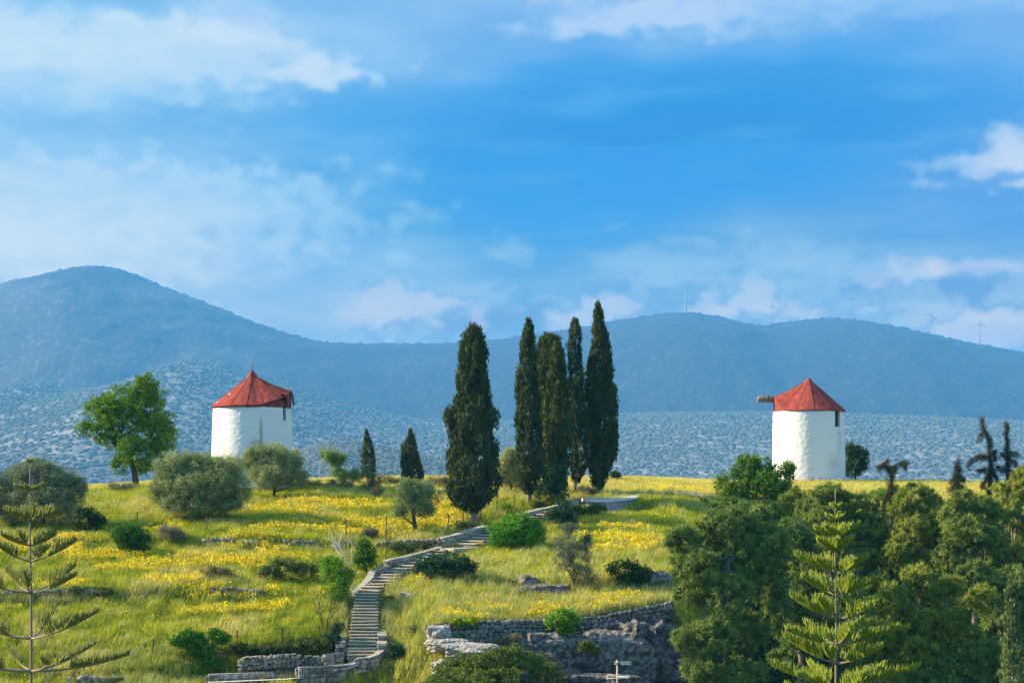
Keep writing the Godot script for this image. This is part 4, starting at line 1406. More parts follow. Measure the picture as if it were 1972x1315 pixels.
# conical roof of bent sheets; on one side it is raised to a dormer over the shaft
func mill_roof(o: Node3D, r: float, h: float, toward: float, spread: float, raise: float, peak: float, facets: int, m: Material, seed_: int, fold: float, hood := true) -> void:
	var g := RandomNumberGenerator.new()
	g.seed = seed_
	var rings := [0.0, 0.045, 0.16, 0.5, 0.8, 1.0]
	var jit := []
	for k in facets:
		jit.append(g.randf_range(-1, 1))
	var lifted := func(a: float) -> float:
		var w := clampf(1.0 - absf(angle_difference(a, toward)) / spread, 0, 1)
		return raise * w if fold > 0.5 else raise * w * w * (3 - 2 * w)
	var at := func(a: float, t: float, j: float) -> Vector3:
		var y := h * (1.0 - t)
		if t < 0.17:
			y += peak * (1.0 - t / 0.17)
		y += lifted.call(a) * pow(t, 1.4)
		y += j * 0.05 * sin(t * PI)
		var rr := r * t * (1.0 + j * 0.012)
		if lifted.call(a) > 0.4 * raise and t > 0.9:
			rr *= 0.985
		return Vector3(sin(a) * rr, y, cos(a) * rr)
	var st := st_new()
	flat(st)
	var sub := 3
	for k in facets:
		for s in sub:
			var a0 := TAU2 * (k + float(s) / sub) / facets
			var a1 := TAU2 * (k + float(s + 1) / sub) / facets
			# within a sheet the edge is straight: cut the corner of the circle
			var f0 := 1.0 - 0.012 * sin(PI * s / sub)
			var f1 := 1.0 - 0.012 * sin(PI * (s + 1) / sub)
			var j0: float = lerpf(jit[k], jit[(k + 1) % facets], float(s) / sub)
			var j1: float = lerpf(jit[k], jit[(k + 1) % facets], float(s + 1) / sub)
			for i in rings.size() - 1:
				var b0: Vector3 = at.call(a0, rings[i], j0)
				var c0: Vector3 = at.call(a0, rings[i + 1], j0)
				var c1: Vector3 = at.call(a1, rings[i + 1], j1)
				var b1: Vector3 = at.call(a1, rings[i], j1)
				for v in [[b0, f0], [c0, f0], [c1, f1], [b1, f1]]:
					v[0].x *= v[1]
				quad(st, b0, c0, c1, b1)
			# sheet edge folded down over the eave
			var e0: Vector3 = at.call(a0, 1.0, j0)
			var e1: Vector3 = at.call(a1, 1.0, j1)
			quad(st, e0 * Vector3(1, 0, 1) + Vector3(0, minf(e0.y, 0.0) - 0.07, 0) if not hood else e0 + Vector3(0, -0.08, 0), e1 * Vector3(1, 0, 1) + Vector3(0, minf(e1.y, 0.0) - 0.07, 0) if not hood else e1 + Vector3(0, -0.08, 0), e1, e0)
	var roof := put("roof", done(st), m, o, Transform3D(Basis(), Vector3(0, o.get_meta("wall_top"), 0)))
	# seams between the sheets
	for k in facets:
		var a := TAU2 * k / facets
		var line := []
		for t in [0.16, 0.5, 0.8, 1.0]:
			line.append(at.call(a, t, jit[k]) + Vector3(0, 0.012, 0))
		var sst := st_new()
		tube(sst, line, [0.018], 4)
		put("seam", done(sst), m, roof)
	# the gable below the raised edge
	if hood:
		var gst := st_new()
		flat(gst)
		var steps := 24
		for s in steps:
			var a0 := toward + spread * (2.0 * s / steps - 1.0)
			var a1 := toward + spread * (2.0 * (s + 1) / steps - 1.0)
			var q0 := Vector3(sin(a0), 0, cos(a0)) * r * 0.965
			var q1 := Vector3(sin(a1), 0, cos(a1)) * r * 0.965
			quad(gst, q0 + Vector3(0, -0.1, 0), q1 + Vector3(0, -0.1, 0), q1 + Vector3(0, lifted.call(a1), 0), q0 + Vector3(0, lifted.call(a0), 0))
		put("gable", done(gst), M.gable_red, roof)
	# dark boarding under the eave
	var est := st_new()
	flat(est)
	for k in 60:
		var a0 := TAU2 * k / 60
		var a1 := TAU2 * (k + 1) / 60
		var d0 := -0.16 - 0.05 * g.randf()
		var q0 := Vector3(sin(a0), 0, cos(a0)) * r * 0.955
		var q1 := Vector3(sin(a1), 0, cos(a1)) * r * 0.955
		quad(est, q0 + Vector3(0, d0, 0), q1 + Vector3(0, d0, 0), q1 + Vector3(0, -0.02, 0), q0 + Vector3(0, -0.02, 0))
		quad(est, q0 * 0.8 + Vector3(0, d0, 0), q1 * 0.8 + Vector3(0, d0, 0), q1 + Vector3(0, d0, 0), q0 + Vector3(0, d0, 0))
	put("eave_board", done(est), M.old_wood, roof)

func make_mills() -> void:
	var white := Color(0.80, 0.79, 0.76)
	# left mill
	var d := 150.0
	var c := P(485, 939, d)
	var o := thing("windmill", "white round windmill with torn red roof and spike, behind two olive bushes on the left", "windmill", c, "round white windmills with red roofs")
	var h := (939.0 - 783.0) / F * d
	o.set_meta("wall_top", h)
	var s := d / F
	put("wall", mill_wall(79.0 * s, 74.5 * s, h, 4, [1.08, 0.055, h - 1.15, h - 0.05], func(a: float, y: float, n: FastNoiseLite) -> Color:
		var col := white
		var ax := sin(a) * 79.0 + 485.0
		var py := 939.0 - y / s
		if cos(a) > 0:
			var streak := (1.0 - smoothstep(0.8, 4.2, absf(ax - 512.5 - 0.4 * sin(py * 0.3)))) * smoothstep(792.0, 835.0, py)
			var patch := (1.0 - smoothstep(0.3, 1.0, Vector2((ax - 503.0) / 18.0, (py - 858.0) / 14.0).length() - n.get_noise_2d(ax * 0.3, py * 0.2) * 0.9))
			var blush := (1.0 - smoothstep(0.2, 1.0, Vector2((ax - 437.0) / 22.0, (py - 868.0) / 16.0).length()))
			col = col.lerp(Color(0.46, 0.25, 0.13), clampf(streak * 0.8, 0, 0.8))
			col = col.lerp(Color(0.46, 0.32, 0.24), patch * 0.75)
			col = col.lerp(Color(0.80, 0.60, 0.48), blush * 0.7)
		return col), M.plaster, o)
	mill_window(o, 1.08, 0.055, h - 1.15, h - 0.05, 74.8 * s)
	mill_roof(o, 77.5 * s, (779.0 - 716.0) / F * d, PI * 0.5, 1.3, 31.0 / F * d, 0.40, 15, M.roof_red, 9, 1.0)
	var roof: Node = o.get_node("roof")
	# dark opening in the gable, hanging sheet, finial, torn pale patch
	var R := 77.5 * s
	var st := st_new()
	obox(st, Vector3(sin(1.03) * R * 0.97, 0.62, cos(1.03) * R * 0.97), Vector3(cos(1.03), 0, -sin(1.03)) * 0.2, Vector3(0, 0.25, 0), Vector3(sin(1.03), 0, cos(1.03)) * 0.03)
	put("opening", done(st), M.black_gap, roof)
	st = st_new()
	obox(st, Vector3(sin(1.22) * R * 1.0, 0.35, cos(1.22) * R * 1.0), Vector3(cos(1.22), 0, -sin(1.22)) * 0.28, Vector3(0.02, 0.47, 0), Vector3(sin(1.22), 0, cos(1.22)) * 0.02)
	put("hanging_sheet", done(st), M.gable_red, roof)
	st = st_new()
	var flap := []
	for i in 7:
		var w := 1.35 + 0.09 * i
		flap.append([Vector3(sin(w) * R * (1.0 + 0.006 * i), 1.1 - 0.02 * i * i, cos(w) * R), Vector3(sin(w) * R * 1.06, 0.05 + 0.03 * i, cos(w) * R * 1.05)])
	flat(st)
	for i in 6:
		quad(st, flap[i][1], flap[i + 1][1], flap[i + 1][0], flap[i][0])
	put("torn_edge", done(st), M.tar, roof)
	st = st_new()
	var ph := (779.0 - 716.0) / F * d + 0.33
	tube(st, [Vector3(-0.01, ph - 0.3, 0), Vector3(0.03, ph + 0.35, 0), Vector3(0.11, ph + 0.78, 0)], [0.035, 0.022, 0.012], 6)
	put("finial", done(st), M.rust, roof)
	st = st_new()
	flat(st)
	var pa := -0.86
	for q in [[pa, 0.66, 0.14, 0.10], [-1.1, 0.90, 0.16, 0.05]]:
		var rr: float = R * q[1]
		var cc := Vector3(sin(q[0]) * rr, (779.0 - 716.0) / F * d * (1.0 - q[1]) + 0.05, cos(q[0]) * rr)
		var tang := Vector3(cos(q[0]), 0, -sin(q[0]))
		var dn := Vector3(sin(q[0]) * R, -(779.0 - 716.0) / F * d, cos(q[0]) * R).normalized()
		st = st_new()
		flat(st)
		quad(st, cc - tang * q[2] + dn * q[3], cc + tang * q[2] + dn * q[3], cc + tang * q[2] * 0.8 - dn * q[3], cc - tang * q[2] - dn * q[3] * 0.7)
		put("bare_patch", done(st), M.pale_patch, roof)
	# right mill
	d = 172.0
	s = d / F
	c = P(1558, 928, d)
	o = thing("windmill", "white round windmill with smooth red cone roof and timber shaft, on the right", "windmill", c, "round white windmills with red roofs")
	h = (928.0 - 791.0) / F * d
	o.set_meta("wall_top", h)
	put("wall", mill_wall(70.0 * s, 68.0 * s, h, 17, [0.78, 0.11, h - 1.5, h - 0.10], func(a: float, y: float, n: FastNoiseLite) -> Color:
		var col := white
		var ax := sin(a) * 69.0 + 1558.0
		var py := 928.0 - y / s
		if cos(a) > 0:
			var m := n.get_noise_2d(ax * 0.16, py * 0.16)
			var dirt := (1.0 - smoothstep(0.2, 1.0, Vector2((ax - 1598.0) / 20.0, (py - 893.0) / 22.0).length() - m * 1.2)) * 0.45
			dirt = maxf(dirt, (1.0 - smoothstep(0.2, 1.0, Vector2((ax - 1610.0) / 7.0, (py - 850.0) / 32.0).length() - m)) * 0.35)
			col = col.lerp(Color(0.42, 0.33, 0.32), dirt)
			col = col.lerp(Color(0.72, 0.55, 0.45), smoothstep(915.0, 926.0, py + m * 8.0) * 0.6)
			if Vector2(ax - 1606.0, py - 835.0).length() < 1.1 or Vector2(ax - 1607.0, py - 868.0).length() < 0.9:
				col = Color(0.05, 0.05, 0.05)
		return col), M.plaster, o)
	mill_window(o, 0.78, 0.11, h - 1.5, h - 0.10, 68.3 * s)
	mill_roof(o, 70.0 * s, (789.0 - 727.0) / F * d, -PI * 0.5, 0.85, 27.0 / F * d, 0.12, 13, M.roof_red, 23, 0.0)
	var shaft := MeshInstance3D.new()
	st = st_new()
	var y0 := h + (789.0 - 769.0) / F * d
	var xs := [-1.0, -56.0, -62.0, -70.0, -80.0, -90.0, -97.0, -98.5]
	var rs := [5.6, 5.8, 6.0, 6.0, 6.3, 6.2, 6.0, 5.0]
	var line := []
	var rad := []
	for i in xs.size():
		line.append(Vector3(xs[i] * s, y0 + 0.02 * i, 0.0))
		rad.append(rs[i] * s)
	tube(st, line, rad, 10)
	var sh := put("shaft", done(st), M.grey_wood, o)
	for k in 5:
		var w := TAU2 * k / 5.0 + 0.3
		st = st_new()
		tube(st, [Vector3(-68.0 * s, y0 + 0.06 + sin(w) * 6.0 * s, cos(w) * 6.0 * s), Vector3(-97.0 * s, y0 + 0.12 + sin(w) * 6.0 * s, cos(w) * 6.0 * s)], [0.055], 5)
		put("lath", done(st), M.grey_wood, sh)
	for x in [-71.0, -79.0, -88.0, -95.0]:
		st = st_new()
		tube(st, [Vector3((x - 0.9) * s, y0 + 0.1, 0), Vector3((x + 0.9) * s, y0 + 0.1, 0)], [7.0 * s], 12)
		put("iron_band", done(st), M.rust, sh)
	shaft.free()
	# threshold stones
	st = st_new()
	var ring := []
	for k in 41:
		var w := TAU2 * k / 40
		ring.append(Vector3(sin(w) * 72.5 * s, 0.10 + 0.03 * sin(k * 2.1), cos(w) * 72.5 * s))
	tube(st, ring, [0.12], 6)
	put("plinth", done(st), M.pale_rock, o)

# ------------------------------------------------------------------ far wind turbines, weather vane
func make_turbines() -> void:
	var list := [
		[1321.5, 602, 558, [[0.0, 20.0], [-3.4, -3.0], [2.0, -18.0]], "leftmost far wind turbine on the rounded crest"],
		[1487, 624, 589, [[-1.5, 17.0], [-11.0, -9.0], [8.5, -4.0]], "far wind turbine in the dip of the ridge"],
		[1637, 615, 577, [[-6.5, 17.0], [17.0, 0.0], [-10.0, -15.0]], "middle far wind turbine on the second crest, one blade level"],
		[1791.5, 643, 606, [[4.5, 18.0], [-16.5, -3.5], [12.0, -11.0]], "far wind turbine on the falling right ridge, second from right"],
		[1888, 664, 624, [[-16.5, -8.0], [14.5, -10.0], [1.0, 19.0]], "rightmost far wind turbine low on the falling ridge"],
	]
	for q in list:
		var d := 7430.0
		var base := P(q[0], q[1] + 4, d)
		var o := thing("wind_turbine", q[4], "wind turbine", base, "wind turbines on the far ridge")
		var hub := P(q[0], q[2], d) - base + Vector3(0, 0, 5)
		var st := st_new()
		tube(st, [Vector3(0, -6, 0), Vector3(0, hub.y, 0)], [2.7, 1.7], 10)
		put("tower", done(st), M.turbine, o)
		st = st_new()
		tube(st, [hub + Vector3(0, 0, 1), hub + Vector3(0, 0, -9)], [2.0, 1.8], 8)
		put("nacelle", done(st), M.turbine, o)
		for b in q[3]:
			st = st_new()
			var e := Vector3(b[0] / F * d, b[1] / F * d, 0)
			tube(st, [hub + Vector3(0, 0, 2), hub + e * 0.25 + Vector3(0, 0, 2), hub + e + Vector3(0, 0, 2.5)], [1.1, 1.5, 0.35], 6)
			put("blade", done(st), M.turbine, o)

func make_vane() -> void:
	var d := 84.0
	var base := P(1189, 1360, d)
	base.y = minf(base.y, ground_h(base.x, base.z) + 4.0)
	var o := thing("weather_vane", "cream weather vane on a pole with swallow tail plate, in front of the dark cliff", "weather vane", Vector3(base.x, ground_h(base.x, base.z), base.z))
	var org := o.position
	var st := st_new()
	tube(st, [Vector3(0, -0.2, 0), P(1189, 1310, d) - org, P(1189, 1274, d) - org], [0.05, 0.034, 0.03], 8)
	put("pole", done(st), M.cream_metal, o)
	st = st_new()
	var q := func(x: float, y: float, z: float) -> Vector3: return P(x, y, d) - org + Vector3(0, 0, z)
	flat(st)
	for z in [0.015, -0.015]:
		quad(st, q.call(1194.5, 1280.3, z), q.call(1212, 1280.6, z), q.call(1212, 1273.6, z), q.call(1195.2, 1273.2, z))
		tri(st, q.call(1212, 1280.6, z), q.call(1219, 1281.0, z), q.call(1212, 1277.2, z))
		tri(st, q.call(1212, 1277.0, z), q.call(1217.6, 1274.3, z), q.call(1212, 1273.6, z))
	quad(st, q.call(1195.2, 1273.2, 0.015), q.call(1217.6, 1274.3, 0.015), q.call(1217.6, 1274.3, -0.015), q.call(1195.2, 1273.2, -0.015))
	put("tail_plate", done(st), M.cream_metal, o)
	st = st_new()
	tube(st, [q.call(1183.2, 1274.6, 0.02), q.call(1195, 1276.2, 0.0)], [0.012, 0.02], 6)
	tube(st, [q.call(1183.2, 1278.8, 0.02), q.call(1189, 1279.2, 0.0)], [0.014, 0.035], 6)
	tube(st, [q.call(1189, 1272, 0.0), q.call(1189, 1277.6, 0.0)], [0.052, 0.056], 8)
	put("pointer", done(st), M.cream_metal, o)
	st = st_new()
	var c := q.call(1189, 1305, 0.0) as Vector3
	var w := 0.5
	var l := [c + Vector3(-w * 0.92, -0.02, 0.16), c + Vector3(w * 0.9, -0.02, 0.16), c + Vector3(w * 1.05, 0.08, -0.3), c + Vector3(-w * 0.8, 0.08, -0.3)]
	for i in 4:
		tube(st, [l[i], l[(i + 1) % 4]], [0.016], 6)
	tube(st, [c + Vector3(0, 0.03, 0.16), c + Vector3(0, 0.03, -0.3)], [0.016], 6)
	put("direction_frame", done(st), M.cream_metal, o)
	st = st_new()
	obox(st, c + Vector3(0.22, 0.03, -0.03), Vector3(0.2, 0, 0.02), Vector3(0, 0.006, 0), Vector3(0, 0.02, -0.1))
	put("letter_plate", done(st), M.cream_metal, o)

# ------------------------------------------------------------------ all plants
func make_plants() -> void:
	# tall tree on the left
	var base := on_ground(263, 158.0)
	var o := thing("deciduous_tree", "tall bright green broadleaf tree left of the left windmill", "tree", base)
	var bl := []
	for b in [[236, 772, 44, 40], [272, 752, 36, 30], [283, 788, 42, 44], [190, 795, 40, 32], [178, 828, 32, 18], [238, 818, 52, 42], [296, 832, 42, 46, 1.0], [318, 846, 24, 30], [290, 880, 40, 36], [248, 868, 30, 34, -1.0], [228, 898, 17, 17], [205, 850, 24, 18], [205, 785, 30, 24, 1.0], [268, 905, 26, 20, 1.5]]:
		bl.append(blob(b, 158.0, base))
	limbs(o, bl, Vector3(0, -0.3, 0), [P(257, 905, 158) - base, P(243, 872, 158) - base, P(228, 845, 158) - base], 0.24, M.bark, 2)
	crown(o, "leafy", bl, "crown", 0.9)
	plant("olive_bush", "broad rounded olive bush below the left windmill, shadow to its right", "olive bush", "olive", 385, 1000, [[345, 902, 48, 34], [322, 945, 36, 38], [395, 905, 46, 34, 0.6], [440, 918, 40, 40], [428, 952, 54, 42, -0.6], [368, 955, 62, 40, -0.8], [300, 955, 14, 18], [385, 978, 78, 22], [350, 930, 50, 46], [420, 940, 52, 46], [385, 935, 60, 50]], 0.0, 0.12)
	plant("olive_tree", "rounded olive tree with dark stems right of the left windmill", "olive tree", "olive", 527, 962, [[525, 888, 40, 34], [497, 896, 34, 34, 0.5], [556, 903, 30, 40], [522, 922, 48, 28, -0.6], [582, 925, 10, 18], [500, 875, 24, 18], [525, 915, 44, 36]], 0.0, 0.12)
	plant("olive_tree", "wide grey green olive tree at the left edge behind the tiered pine", "olive tree", "grey_olive", 85, 1014, [[72, 905, 36, 26], [32, 932, 36, 38], [108, 928, 42, 32], [146, 940, 22, 26], [75, 962, 66, 44, -0.6], [18, 975, 34, 40], [118, 978, 42, 38, -0.8], [-20, 950, 40, 50]], 0.0, 0.14, "", 0.9)
	plant("shrub", "dark green shrub in front of the grey green olive, left meadow", "shrub", "dark", 170, 1026, [[165, 1000, 28, 24], [185, 1008, 18, 18]], 0.0, 0.05)
	plant("round_bush", "ball shaped deep green bush alone in the flower meadow", "bush", "bright", 250, 1070, [[250, 1042, 41, 29], [240, 1035, 28, 24], [268, 1045, 26, 24]], 0.0, 0.06, "", 1.2, Color(0.55, 0.55, 0.8))
	plant("crooked_tree", "small crooked sparse tree on the crest between left windmill and small cypresses", "tree", "olive", 668, 932, [[632, 876, 16, 12], [650, 884, 16, 12], [645, 893, 14, 9], [652, 915, 18, 9], [662, 920, 14, 12], [685, 918, 10, 16]], 0.0, 0.07, "", 0.75, Color(0.75, 0.95, 0.6))
	plant("bush", "pale green bush at the foot of the left small cypress", "bush", "scrub", 712, 948, [[706, 922, 20, 20], [716, 940, 22, 16], [722, 930, 12, 18]], 0.0, 0.04, "", 1.0, Color(0.85, 1.0, 0.7))
	plant("shrub", "dark spiky shrub right beside the pale bush under the small cypress", "shrub", "grey", 726, 962, [[726, 950, 11, 10]], 0.0, 0.03, "", 1.0, Color(0.6, 0.7, 0.6))
	plant("shrub", "low dry scrub on the crest left of the crooked tree", "shrub", "scrub", 640, 940, [[600, 934, 26, 8], [640, 934, 26, 9], [668, 936, 14, 10]], 0.0, 0.03)
	plant("shrub", "low dry scrub on the crest between the two small cypresses", "shrub", "scrub", 755, 935, [[745, 926, 22, 10], [770, 930, 16, 9]], 0.0, 0.03)
	plant("shrub", "low dry scrub on the crest left of the tall left cypress", "shrub", "scrub", 845, 938, [[840, 928, 22, 9], [858, 930, 12, 10]], 0.0, 0.03)
	plant("shrub", "straw coloured scrub beneath the tall broadleaf tree", "shrub", "scrub", 235, 948, [[225, 940, 30, 9], [250, 938, 18, 8]], 0.0, 0.03)
	plant("olive_tree", "small bushy olive with thick dark trunk in the flower meadow", "olive tree", "grey_olive", 800, 1029, [[800, 950, 36, 26], [780, 968, 24, 24], [822, 962, 26, 28], [800, 980, 36, 16], [790, 938, 22, 14], [768, 985, 10, 10]], 0.0, 0.17, "", 1.0, Color(1.15, 1.2, 0.9))
	plant("olive_tree", "pale olive tree half hidden behind the second tall cypress", "olive tree", "olive", 985, 948, [[978, 902, 24, 32], [986, 882, 14, 22], [970, 928, 22, 18], [992, 920, 20, 24]], 0.0, 0.1, "", 1.0, Color(1.2, 1.15, 1.0))
	plant("shrub", "dark leafy shrub standing between the second and third tall cypress trunks", "shrub", "teal", 1066, 985, [[1062, 922, 26, 26], [1075, 945, 26, 28], [1052, 950, 22, 24], [1078, 910, 14, 12]], 0.0, 0.06)
	plant("elder_shrub", "dark shrub with white flower heads hiding the upper steps", "shrub", "teal", 1086, 1025, [[1085, 985, 20, 26], [1095, 1005, 20, 20], [1070, 995, 16, 16]], 0.0, 0.05, "", 0.8)
	plant("shrub", "low green shrub against the grey front of the concrete terrace", "shrub", "garrigue", 1140, 1004, [[1148, 988, 26, 15], [1118, 988, 20, 13], [1135, 996, 22, 9]], 0.0, 0.04, "", 1.1, Color(0.6, 0.8, 0.6))
	plant("round_bush", "large vivid green bush covering part of the upper stairs", "bush", "bright", 990, 1060, [[972, 1028, 36, 30], [1002, 1022, 42, 32], [1030, 1032, 24, 26], [990, 1040, 44, 20]], 0.0, 0.07, "", 1.2)
	plant("round_bush", "dark bluish green bush with yellow flowers right of the stair bend", "bush", "teal", 862, 1120, [[855, 1086, 48, 26], [832, 1092, 32, 22], [892, 1098, 30, 22], [862, 1102, 50, 18]], 0.0, 0.06, "", 1.15)
	plant("sapling", "vivid lime green sapling leaning over the left stair wall", "small tree", "lime", 660, 1165, [[640, 1100, 28, 28], [655, 1125, 26, 34], [630, 1085, 16, 15], [648, 1145, 18, 18], [668, 1110, 15, 20]], 0.0, 0.06, "", 1.0)
	plant("shrub", "dark green upright shrub beside the dead white branches", "shrub", "leafy", 706, 1112, [[702, 1062, 16, 24], [708, 1085, 18, 24], [696, 1080, 12, 16]], 0.0, 0.05, "", 1.0, Color(0.75, 0.8, 1.0))
	plant("shrub", "brownish grey shrub where the terrace wall meets the fence post", "shrub", "grey", 714, 1040, [[712, 1028, 14, 10]], 0.0, 0.03, "", 1.0, Color(0.7, 0.65, 0.6))
	plant("grey_bush", "tall silvery grey bush in the middle of the right meadow", "bush", "grey", 1105, 1142, [[1092, 1052, 30, 28], [1112, 1078, 32, 32], [1085, 1080, 20, 24], [1122, 1112, 26, 28], [1096, 1022, 14, 16], [1130, 1055, 18, 22]], 0.0, 0.06, "", 0.85, Color(0.85, 0.95, 0.85))
	plant("round_bush", "dark green rounded bush right of the silvery bush", "bush", "dark", 1212, 1138, [[1200, 1100, 32, 22], [1232, 1110, 24, 22], [1210, 1118, 36, 18]], 0.0, 0.06, "", 1.15, Color(1.15, 1.15, 0.9))
	plant("round_bush", "small light green bush hanging over the retaining wall", "bush", "lime", 1085, 1228, [[1088, 1190, 26, 18], [1072, 1202, 22, 16], [1100, 1200, 18, 16], [1086, 1212, 18, 12]], 108.9, 0.05)
	plant("shrub", "small tuft of shrubs growing from a crack in the grey crag", "shrub", "garrigue", 1130, 1300, [[1128, 1246, 13, 7], [1145, 1252, 9, 6]], 108.0, 0.02)
	plant("shrub", "grassy shrub on the ledge left of the jammed boulder", "shrub", "scrub", 985, 1290, [[985, 1232, 18, 7], [962, 1238, 12, 6]], 107.6, 0.02)
	plant("shrub", "yellow flowering shrub hanging over the left end of the retaining wall", "shrub", "lime", 892, 1215, [[885, 1200, 16, 7], [905, 1198, 12, 6]], 107.9, 0.02, "", 0.8, Color(1.6, 1.1, 0.8))
	plant("shrub", "dry grassy scrub around the foot of the rightmost tall cypress", "shrub", "scrub", 1128, 958, [[1125, 944, 16, 9], [1138, 948, 12, 8]], 0.0, 0.02, "", 1.0, Color(0.85, 0.85, 0.8))
	plant("bramble", "long low tangle of brambles on the bank above the tumbled dry wall", "shrub", "garrigue", 545, 1262, [[462, 1250, 24, 9], [500, 1252, 26, 10], [540, 1250, 28, 10], [585, 1247, 26, 11], [615, 1243, 20, 11]], 109.7, 0.02, "", 1.0, Color(0.75, 0.75, 0.9))
	plant("shrub", "low green scrub at the trunk of the second tall cypress", "shrub", "garrigue", 1040, 985, [[1036, 975, 14, 8], [1046, 978, 10, 6]], 0.0, 0.02)
	plant("shrub", "dark low growth beside the bare trunk of the broadest cypress", "shrub", "grey", 888, 1018, [[880, 1011, 18, 8], [898, 1013, 14, 6]], 0.0, 0.02, "", 1.0, Color(0.6, 0.75, 0.5))
	plant("shrub", "small green bush on the fence line between the two left tall cypresses", "shrub", "lime", 975, 985, [[972, 978, 12, 7]], 0.0, 0.02, "", 0.9, Color(0.8, 0.9, 1.0))
	plant("shrub", "tangled dry shrub at the outer side of the stair bend", "shrub", "scrub", 742, 1102, [[740, 1094, 12, 8], [752, 1092, 8, 6]], 0.0, 0.02)
	plant("shrub", "thorny grey shrub hanging over the parapet by the landing", "shrub", "grey", 800, 1058, [[806, 1052, 14, 7], [822, 1050, 10, 6]], 0.0, 0.02, "", 1.0, Color(0.75, 0.75, 0.6))
	plant("shrub", "green weeds crowding the right edge of the middle stairs", "shrub", "garrigue", 752, 1168, [[750, 1160, 9, 9], [754, 1178, 8, 8]], 0.0, 0.02)
	plant("shrub", "dark shrub at the outside foot of the curved stair wall", "shrub", "teal", 764, 1275, [[762, 1255, 14, 16], [776, 1270, 14, 12]], 0.0, 0.03)
	plant("shrub", "tall pale weeds at the left end of the retaining wall", "shrub", "scrub", 800, 1232, [[796, 1218, 14, 12], [812, 1226, 10, 9]], 0.0, 0.02, "", 0.8, Color(1.0, 1.2, 0.8))
	plant("shrub", "dark scrub patch on the terrace below the left tiered pine shadow", "shrub", "garrigue", 175, 1150, [[150, 1140, 30, 9], [195, 1142, 26, 9]], 0.0, 0.02, "", 1.0, Color(0.7, 0.75, 0.8))
	plant("shrub", "bushy green weeds between the retaining wall top and the rock ledge", "shrub", "garrigue", 1000, 1130, [[992, 1128, 14, 7], [975, 1132, 12, 6]], 0.0, 0.02)
	plant("fig_sapling", "spreading young fig with sparse leaves at the lower left", "small tree", "leafy", 392, 1300, [[345, 1236, 14, 7], [362, 1226, 12, 6], [385, 1236, 16, 12], [415, 1224, 12, 7], [428, 1230, 10, 6], [390, 1255, 22, 16], [400, 1280, 22, 20], [372, 1248, 12, 10]], 0.0, 0.035, "", 0.6, Color(0.8, 0.9, 1.3))
	plant("low_bush", "wide spreading bush at the bottom edge below the whitish rocks", "bush", "garrigue", 950, 1380, [[870, 1296, 48, 24], [920, 1282, 46, 26], [972, 1268, 44, 24], [1010, 1284, 46, 28, 0.5], [940, 1310, 80, 26, -0.8], [850, 1318, 40, 14], [1050, 1300, 34, 26]], 100.0, 0.09, "", 1.1)
	plant("low_bush", "brownish bush right end of the bottom thicket near the weather vane", "bush", "scrub", 1055, 1380, [[1052, 1285, 26, 26], [1072, 1308, 26, 26]], 101.0, 0.05, "", 1.0, Color(0.6, 0.6, 0.5))
	plant("broadleaf_tree", "big rounded green tree in front of the right windmill", "tree", "leafy", 1455, 990, [[1452, 905, 44, 26], [1415, 930, 40, 32], [1492, 928, 40, 34], [1455, 940, 60, 38, -0.8], [1425, 962, 44, 26, -0.4], [1500, 958, 36, 28], [1440, 890, 22, 14], [1518, 908, 12, 16]], 152.0, 0.14, "", 1.0, Color(0.95, 0.92, 1.3))
	plant("broadleaf_tree", "dark tree showing right behind the right windmill", "tree", "dark", 1648, 932, [[1650, 892, 26, 30], [1640, 872, 18, 18], [1660, 885, 16, 22], [1640, 908, 22, 16]], 182.0, 0.12, "", 1.1)
	plant("shrub", "dark shrub in the shade below the fence post at the stair foot", "shrub", "teal", 636, 1262, [[628, 1240, 16, 14], [648, 1222, 10, 22], [606, 1250, 18, 10]], 0.0, 0.03, "", 1.0)
	plant("shrub", "greyish shrub on the low terrace between two fence posts", "shrub", "grey", 570, 1262, [[570, 1248, 34, 12]], 0.0, 0.03, "", 1.0, Color(0.7, 0.8, 0.65))
	plant("shrub", "dull green shrubs on the middle terrace edge left of the sapling", "shrub", "garrigue", 565, 1122, [[545, 1095, 34, 20], [590, 1100, 30, 18], [520, 1105, 22, 12]], 0.0, 0.03, "", 1.0, Color(0.8, 0.8, 1.1))
	plant("shrub", "dry brown shrub in the middle of the flower meadow", "shrub", "scrub", 408, 1118, [[405, 1104, 20, 14], [430, 1108, 22, 12]], 0.0, 0.03, "", 1.0, Color(0.85, 0.75, 0.65))
	plant("shrub", "grey twiggy shrub right of the ball shaped bush", "shrub", "grey", 322, 1040, [[318, 1026, 24, 14], [340, 1032, 14, 10]], 0.0, 0.03)
	plant("shrub", "green shrub behind rusty posts next to the stair parapet", "shrub", "garrigue", 770, 1068, [[762, 1056, 16, 10], [790, 1056, 14, 7]], 0.0, 0.03)
	plant("shrub", "tiny dark bush on the skyline right of the rightmost tall cypress", "shrub", "dark", 1186, 925, [[1185, 916, 9, 5]], 0.0, 0.02)
	plant("shrub", "small light green bush among pines behind the twisted conifer", "shrub", "lime", 1700, 975, [[1692, 955, 22, 14], [1728, 950, 16, 16]], 150.0, 0.04)
	bare_shrub("dead_shrub", "bleached white dead branches beside the upright dark shrub", 676, 1098, 62, 40, M.bleached, 9)
	bare_shrub("bare_sapling", "leafless dark sapling in the low meadow left of the stairs", 626, 1216, 66, 26, M.bark, 4)
	# cypresses, from left to right
	var k := 1.0 / 3.0575
	var rows := func(list: Array) -> Array:
		var r := []
		for q in list:
			r.append([600.0 + q[0] * k, 820.0 + q[1] * k, 820.0 + q[2] * k])
		return r
	var k2 := 1.0 / 5.057
